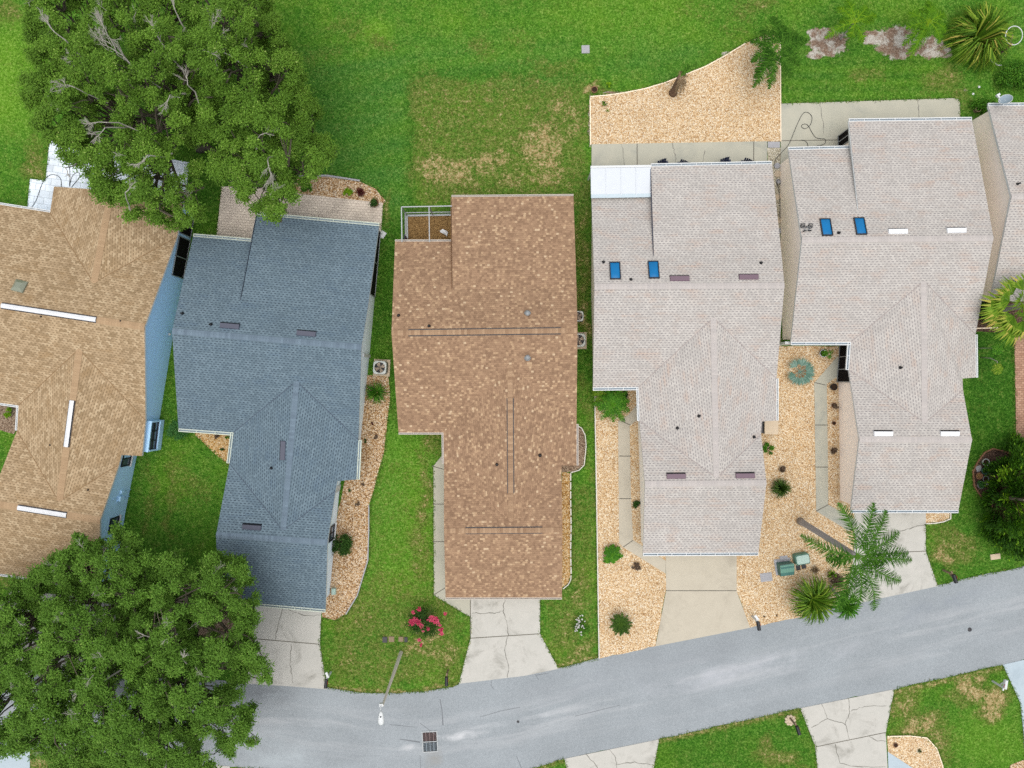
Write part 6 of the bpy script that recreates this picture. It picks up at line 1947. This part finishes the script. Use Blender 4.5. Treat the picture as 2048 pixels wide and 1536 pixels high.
# round stepping stones in the pebble strip
for i, (x, y, r) in enumerate([(1554, 332, .19), (1555, 348, .22), (1556, 363, .15), (1555, 394, .2), (1557, 418, .2), (1558, 441, .18), (1558, 462, .17), (1559, 490, .15)]):
    c = P(x, y)
    mb = MB()
    mb.lathe(c, [(r, .02), (r, .06), (r * .85, .075), (.004, .078)], 11)
    tag(mb.build('stepping_stone', (SLAB, BEIGE, SLAB, BEIGE, PEBBLE, BEIGE, SLAB, BEIGE)[i]), (
        'grey stepping stone at the hose, first in the pebble strip', 'pale stepping stone, second in the pebble strip', 'small grey stepping stone, third in the pebble strip', 'tan stepping stone, fourth in the pebble strip',
        'pebbly stepping stone, fifth in the pebble strip', 'tan stepping stone, sixth in the pebble strip', 'grey stepping stone, seventh in the pebble strip', 'last stepping stone seen in the pebble strip')[i], 'stepping stone', 'stepping stones between two pale roofed houses')
for k, x in enumerate((1541, 1553)):
    mb = MB(); mb.box(P(x, 290) + Vector((0, 0, .05)), (.38, .38, .06))
    tag(mb.build('paving_slab', SLAB), ('square pale slab touching the patio of the white roofed porch', 'square pale slab touching the patio with the hose')[k], 'slab')

# hoses
def smooth(pts, n=6):
    out = []
    for i in range(len(pts) - 1):
        p0, p1, p2, p3 = (Vector(pts[max(0, min(len(pts) - 1, i + k))] + (0,)) for k in (-1, 0, 1, 2))
        for j in range(n):
            t = j / n
            q = .5 * ((2 * p1) + (p2 - p0) * t + (2 * p0 - 5 * p1 + 4 * p2 - p3) * t * t + (3 * p1 - p0 - 3 * p2 + p3) * t ** 3)
            out.append((q.x, q.y))
    out.append(pts[-1])
    return out
def hose(label, runs, r=.016, z=.075, mat=None):
    mb = MB()
    for pts in runs:
        mb.tube([P(*p) + Vector((0, 0, z)) for p in smooth(pts)], r, 5)
    return tag(mb.build('garden_hose', mat or ROPE), label, 'hose')
hose('long dark hose looping over the patio and the pebble strip', [[(1549, 338), (1547, 330), (1552, 318), (1562, 306), (1575, 292), (1582, 278), (1590, 258), (1598, 240), (1606, 227), (1615, 226), (1623, 235), (1620, 250), (1610, 258), (1603, 255), (1604, 250), (1611, 249), (1617, 254), (1622, 264), (1630, 275), (1640, 278), (1649, 279), (1650, 285), (1645, 290), (1632, 293), (1620, 297), (1612, 303)],
    [(1601, 281), (1608, 282), (1614, 288), (1615, 300)], [(1556, 360), (1552, 366), (1556, 371), (1561, 366), (1558, 360), (1553, 363), (1554, 372), (1557, 380), (1558, 395), (1559, 410), (1559, 440)]])
hose('black hose curling over the white paver patio', [[(64, 416), (74, 400), (84, 372), (92, 358), (104, 350), (116, 352), (123, 360), (124, 376)], [(131, 324), (139, 334), (141, 350), (140, 372)], [(144, 375), (155, 362), (161, 352), (157, 345), (148, 350), (143, 360), (140, 374)]])

# patio chairs half hidden by the rear eave
def patio_chair(label, px, rz, first=[None]):
    c = P(*px); c.z = .05
    if first[0] is None:
        root = thing('patio_chair', (0, 0, 0), label, 'chair', 'navy chairs on the rear patio')
        s = MB()
        for i in range(5): s.bar(Vector((-.25, -.25 + i * .125, .36 + .02 * (i - 2))), Vector((.25, -.25 + i * .125, .36 + .02 * (i - 2))), .11, .03)
        s.build('seat', NAVY, root)
        b = MB()
        for i in range(5): b.bar(Vector((-.22 + i * .11, .26, .4)), Vector((-.24 + i * .12, .52, .95 - .04 * abs(i - 2))), .10, .025, up=Vector((0, 1, 0)))
        b.bar(Vector((-.28, .44, .74)), Vector((.28, .44, .74)), .05, .04)
        b.build('backrest', NAVY, root)
        for x in (-.33, .33):
            a = MB(); a.bar(Vector((x, -.35, .56)), Vector((x, .4, .58)), .13, .03); a.build('armrest', NAVY, root)
            for y in (-.3, .36):
                l = MB(); l.box((x * .96, y, .28), (.05, .09, .56)); l.build('leg', NAVY, root)
        first[0] = root
    else:
        root = copy_tree(first[0])
        root['label'] = label
    root.location = c; root.rotation_euler = (0, 0, rz)
    return root
patio_chair('navy patio chair, first of four along the rear eave from the white roof', (1324, 343), .35)
patio_chair('navy patio chair, second of four along the rear eave from the white roof', (1358, 345), -.4)
patio_chair('navy patio chair, third of four along the rear eave from the white roof', (1447, 340), .3)
patio_chair('navy patio chair, last of four along the rear eave from the white roof', (1484, 342), -.4)

# bicycle shaped ornament lying on the roof beside a skylight
def bicycle():
    q, M = h5.hit(1612, 455)
    root = thing('bicycle', q, 'small dark bicycle lying on the pale roof by the blue skylight', 'bicycle')
    pt = lambda x, y, z=.06: q + M @ Vector((x, y, z))
    for k, (x, y) in enumerate(((-.22, -.02), (.22, -.06))):
        w = MB()
        for dx, dy in ((0, 0), (-.06, -.09)) if k == 0 else ((0, 0), (-.05, -.08)):
            w.tube([pt(x + dx + math.cos(a) * .12, y + dy + math.sin(a) * .12) for a in [2 * math.pi * i / 20 for i in range(21)]], .016, 5)
        for i in range(6):
            w.tube([pt(x, y), pt(x + math.cos(i * 1.05) * .12, y + math.sin(i * 1.05) * .12)], .004, 3)
        w.lathe(pt(x, y, .04), [(.045, 0), (.045, .04), (.005, .04)], 8)
        w.build('wheel', BLACK, root)
    f = MB()
    for a, b in (((-.22, -.02), (-.05, .0)), ((-.05, 0), (.1, .18)), ((-.05, 0), (-.15, .2)), ((-.15, .2), (.1, .18)), ((.1, .2), (.22, -.06)), ((-.22, -.02), (-.15, .2))):
        f.tube([pt(*a), pt(*b)], .013, 5)
    f.build('frame', GREYM, root)
    s = MB(); s.box(pt(-.16, .24), (.2, .06, .04), M=M); s.build('saddle', BLACK, root)
    h = MB(); h.tube([pt(.0, .27), pt(.1, .23), pt(.2, .32)], .02, 5); h.box(pt(.16, .27), (.16, .06, .04), M=M @ Matrix.Rotation(.5, 3, 'Z')); h.build('handlebar', BLACK, root)
    p = MB(); p.box(pt(0, .0), (.08, .06, .05), M=M); p.build('pedal', BLACK, root)
bicycle()

def dish():
    a = P(1996, 207, 2.6)
    root = thing('satellite_dish', a, 'grey blue satellite dish on the eave of the house at the photo edge', 'satellite dish')
    c = P(2011, 199, 2.9)
    n = Vector((-.35, .45, .75)).normalized()
    u = n.cross(Vector((0, 0, 1))).normalized(); v = n.cross(u)
    mb = MB()
    k = 24
    vs = [c - n * .06]
    for r, d in ((.15, -.05), (.27, -.02), (.34, .02)):
        vs += [c + (u * math.cos(2 * math.pi * i / k) * 1.15 + v * math.sin(2 * math.pi * i / k)) * r + n * d for i in range(k)]
    fs = [(0, 1 + i, 1 + (i + 1) % k) for i in range(k)]
    for j in range(2): fs += [(1 + j * k + i, 1 + (j + 1) * k + i, 1 + (j + 1) * k + (i + 1) % k, 1 + j * k + (i + 1) % k) for i in range(k)]
    mb.add(vs, fs)
    mb.build('reflector', plain('dish_paint', rgb(150, 168, 180), .5, .3), root, True)
    rim = MB(); rim.tube([c + (u * math.cos(2 * math.pi * i / k) * 1.15 + v * math.sin(2 * math.pi * i / k)) * .345 + n * .022 for i in range(k + 1)], .014, 5); rim.build('rim', WHITE, root)
    e = P(1996, 190, 3.05)
    ar = MB(); ar.tube([P(2001, 205, 2.75), e], .02, 5); ar.tube([c - n * .06, P(2006, 207, 2.45)], .03, 6); ar.build('arm', WHITE, root)
    l = MB(); l.box(e, (.2, .12, .16), rz=.5); l.box(e + Vector((.02, -.1, 0)), (.1, .12, .12), rz=.5); l.build('receiver', WHITE, root)
dish()

def hoop():
    b = P(1999, 107)
    root = thing('garden_hoop', b, 'white hoop fixed to a weathered leaning post in the back lawn', 'hoop')
    t = P(2024, 88, 1.4)
    m = MB(); m.tube([b, (b + t) / 2 + Vector((.05, 0, .05)), t], [.08, .07, .06], 8); m.tube([t - Vector((0, 0, .2)), t + Vector((.02, .55, .05))], .02, 5); m.build('post', WOOD, root)
    c = P(2028, 71, 1.55)
    h = MB()
    h.tube([c + Vector((math.cos(a) * .52, math.sin(a) * .55, .06 * math.sin(a))) for a in [2 * math.pi * i / 32 for i in range(33)]], .028, 6)
    h.build('ring', WHITE, root, True)
hoop()
hose('short curved piece of white pipe lying in the grass', [[(1981, 116), (1982, 122), (1988, 127), (1990, 127), (1995, 131), (2002, 131)]], .03, .04, WHITE)

def twig_litter():
    for i, (x, y) in enumerate(((1958, 174), (1946, 188))):
        mb = MB()
        c = P(x, y)
        mb.lathe(c, [(.07, 0), (.08, .03), (.04, .06), (.004, .065)], 7)
        tag(mb.build('stone', WHITE), ('white stone in the grass by the palm clump', 'white stone in the grass nearer the grey patio')[i], 'stone')
twig_litter()
for i, (x, y, r) in enumerate(((1036, 1443, .09), (1939, 1259, .14))):
    mb = MB()
    mb.lathe(P(x, y) + Vector((0, 0, .02)), [(r, 0), (r * .9, .02), (r * .5, .03), (.004, .035)], 9)
    tag(mb.build('road_cap', DARKM), ('small dark cap in the middle of the road', 'dark lump on the road near the long armed mailbox')[i], 'cap')

# ---------------------------------------------------------------- camera, sun and sky
cam = bpy.data.cameras.new('camera')
cam.sensor_width = 36
cam.lens = 36 * H / (2048 * S)
cam.clip_end = 2000
co = bpy.data.objects.new('camera', cam)
COL.objects.link(co)
co.location = (0, 0, H)
scene.camera = co

EL = math.radians(83)
sun = bpy.data.lights.new('sun', 'SUN')
sun.energy = 1.3
sun.angle = math.radians(75)
sun.color = (1.0, 0.97, 0.92)
so = bpy.data.objects.new('sun', sun)
COL.objects.link(so)
so.rotation_euler = (math.radians(90) - EL, 0, math.radians(-12))
w = bpy.data.worlds.new('World')
scene.world = w
w.use_nodes = True
nt = w.node_tree
sky = nt.nodes.new('ShaderNodeTexSky')
sky.sky_type = 'NISHITA'
sky.sun_disc = False
sky.sun_elevation = EL
sky.sun_rotation = math.radians(180 - 12)
sky.air_density = 1.0
sky.dust_density = 4.0
sky.ozone_density = 0.3
hs = nt.nodes.new('ShaderNodeHueSaturation')   # thin overcast: the same sky with most of its blue washed out
hs.inputs['Saturation'].default_value = 0.3
nt.links.new(sky.outputs[0], hs.inputs['Color'])
nt.links.new(hs.outputs[0], nt.nodes['Background'].inputs[0])
nt.nodes['Background'].inputs[1].default_value = 0.15
vs = scene.view_settings
vs.view_transform = 'Standard'
vs.look = 'None'
vs.exposure = 0.42
vs.gamma = 1
scene.cycles.use_denoising = False
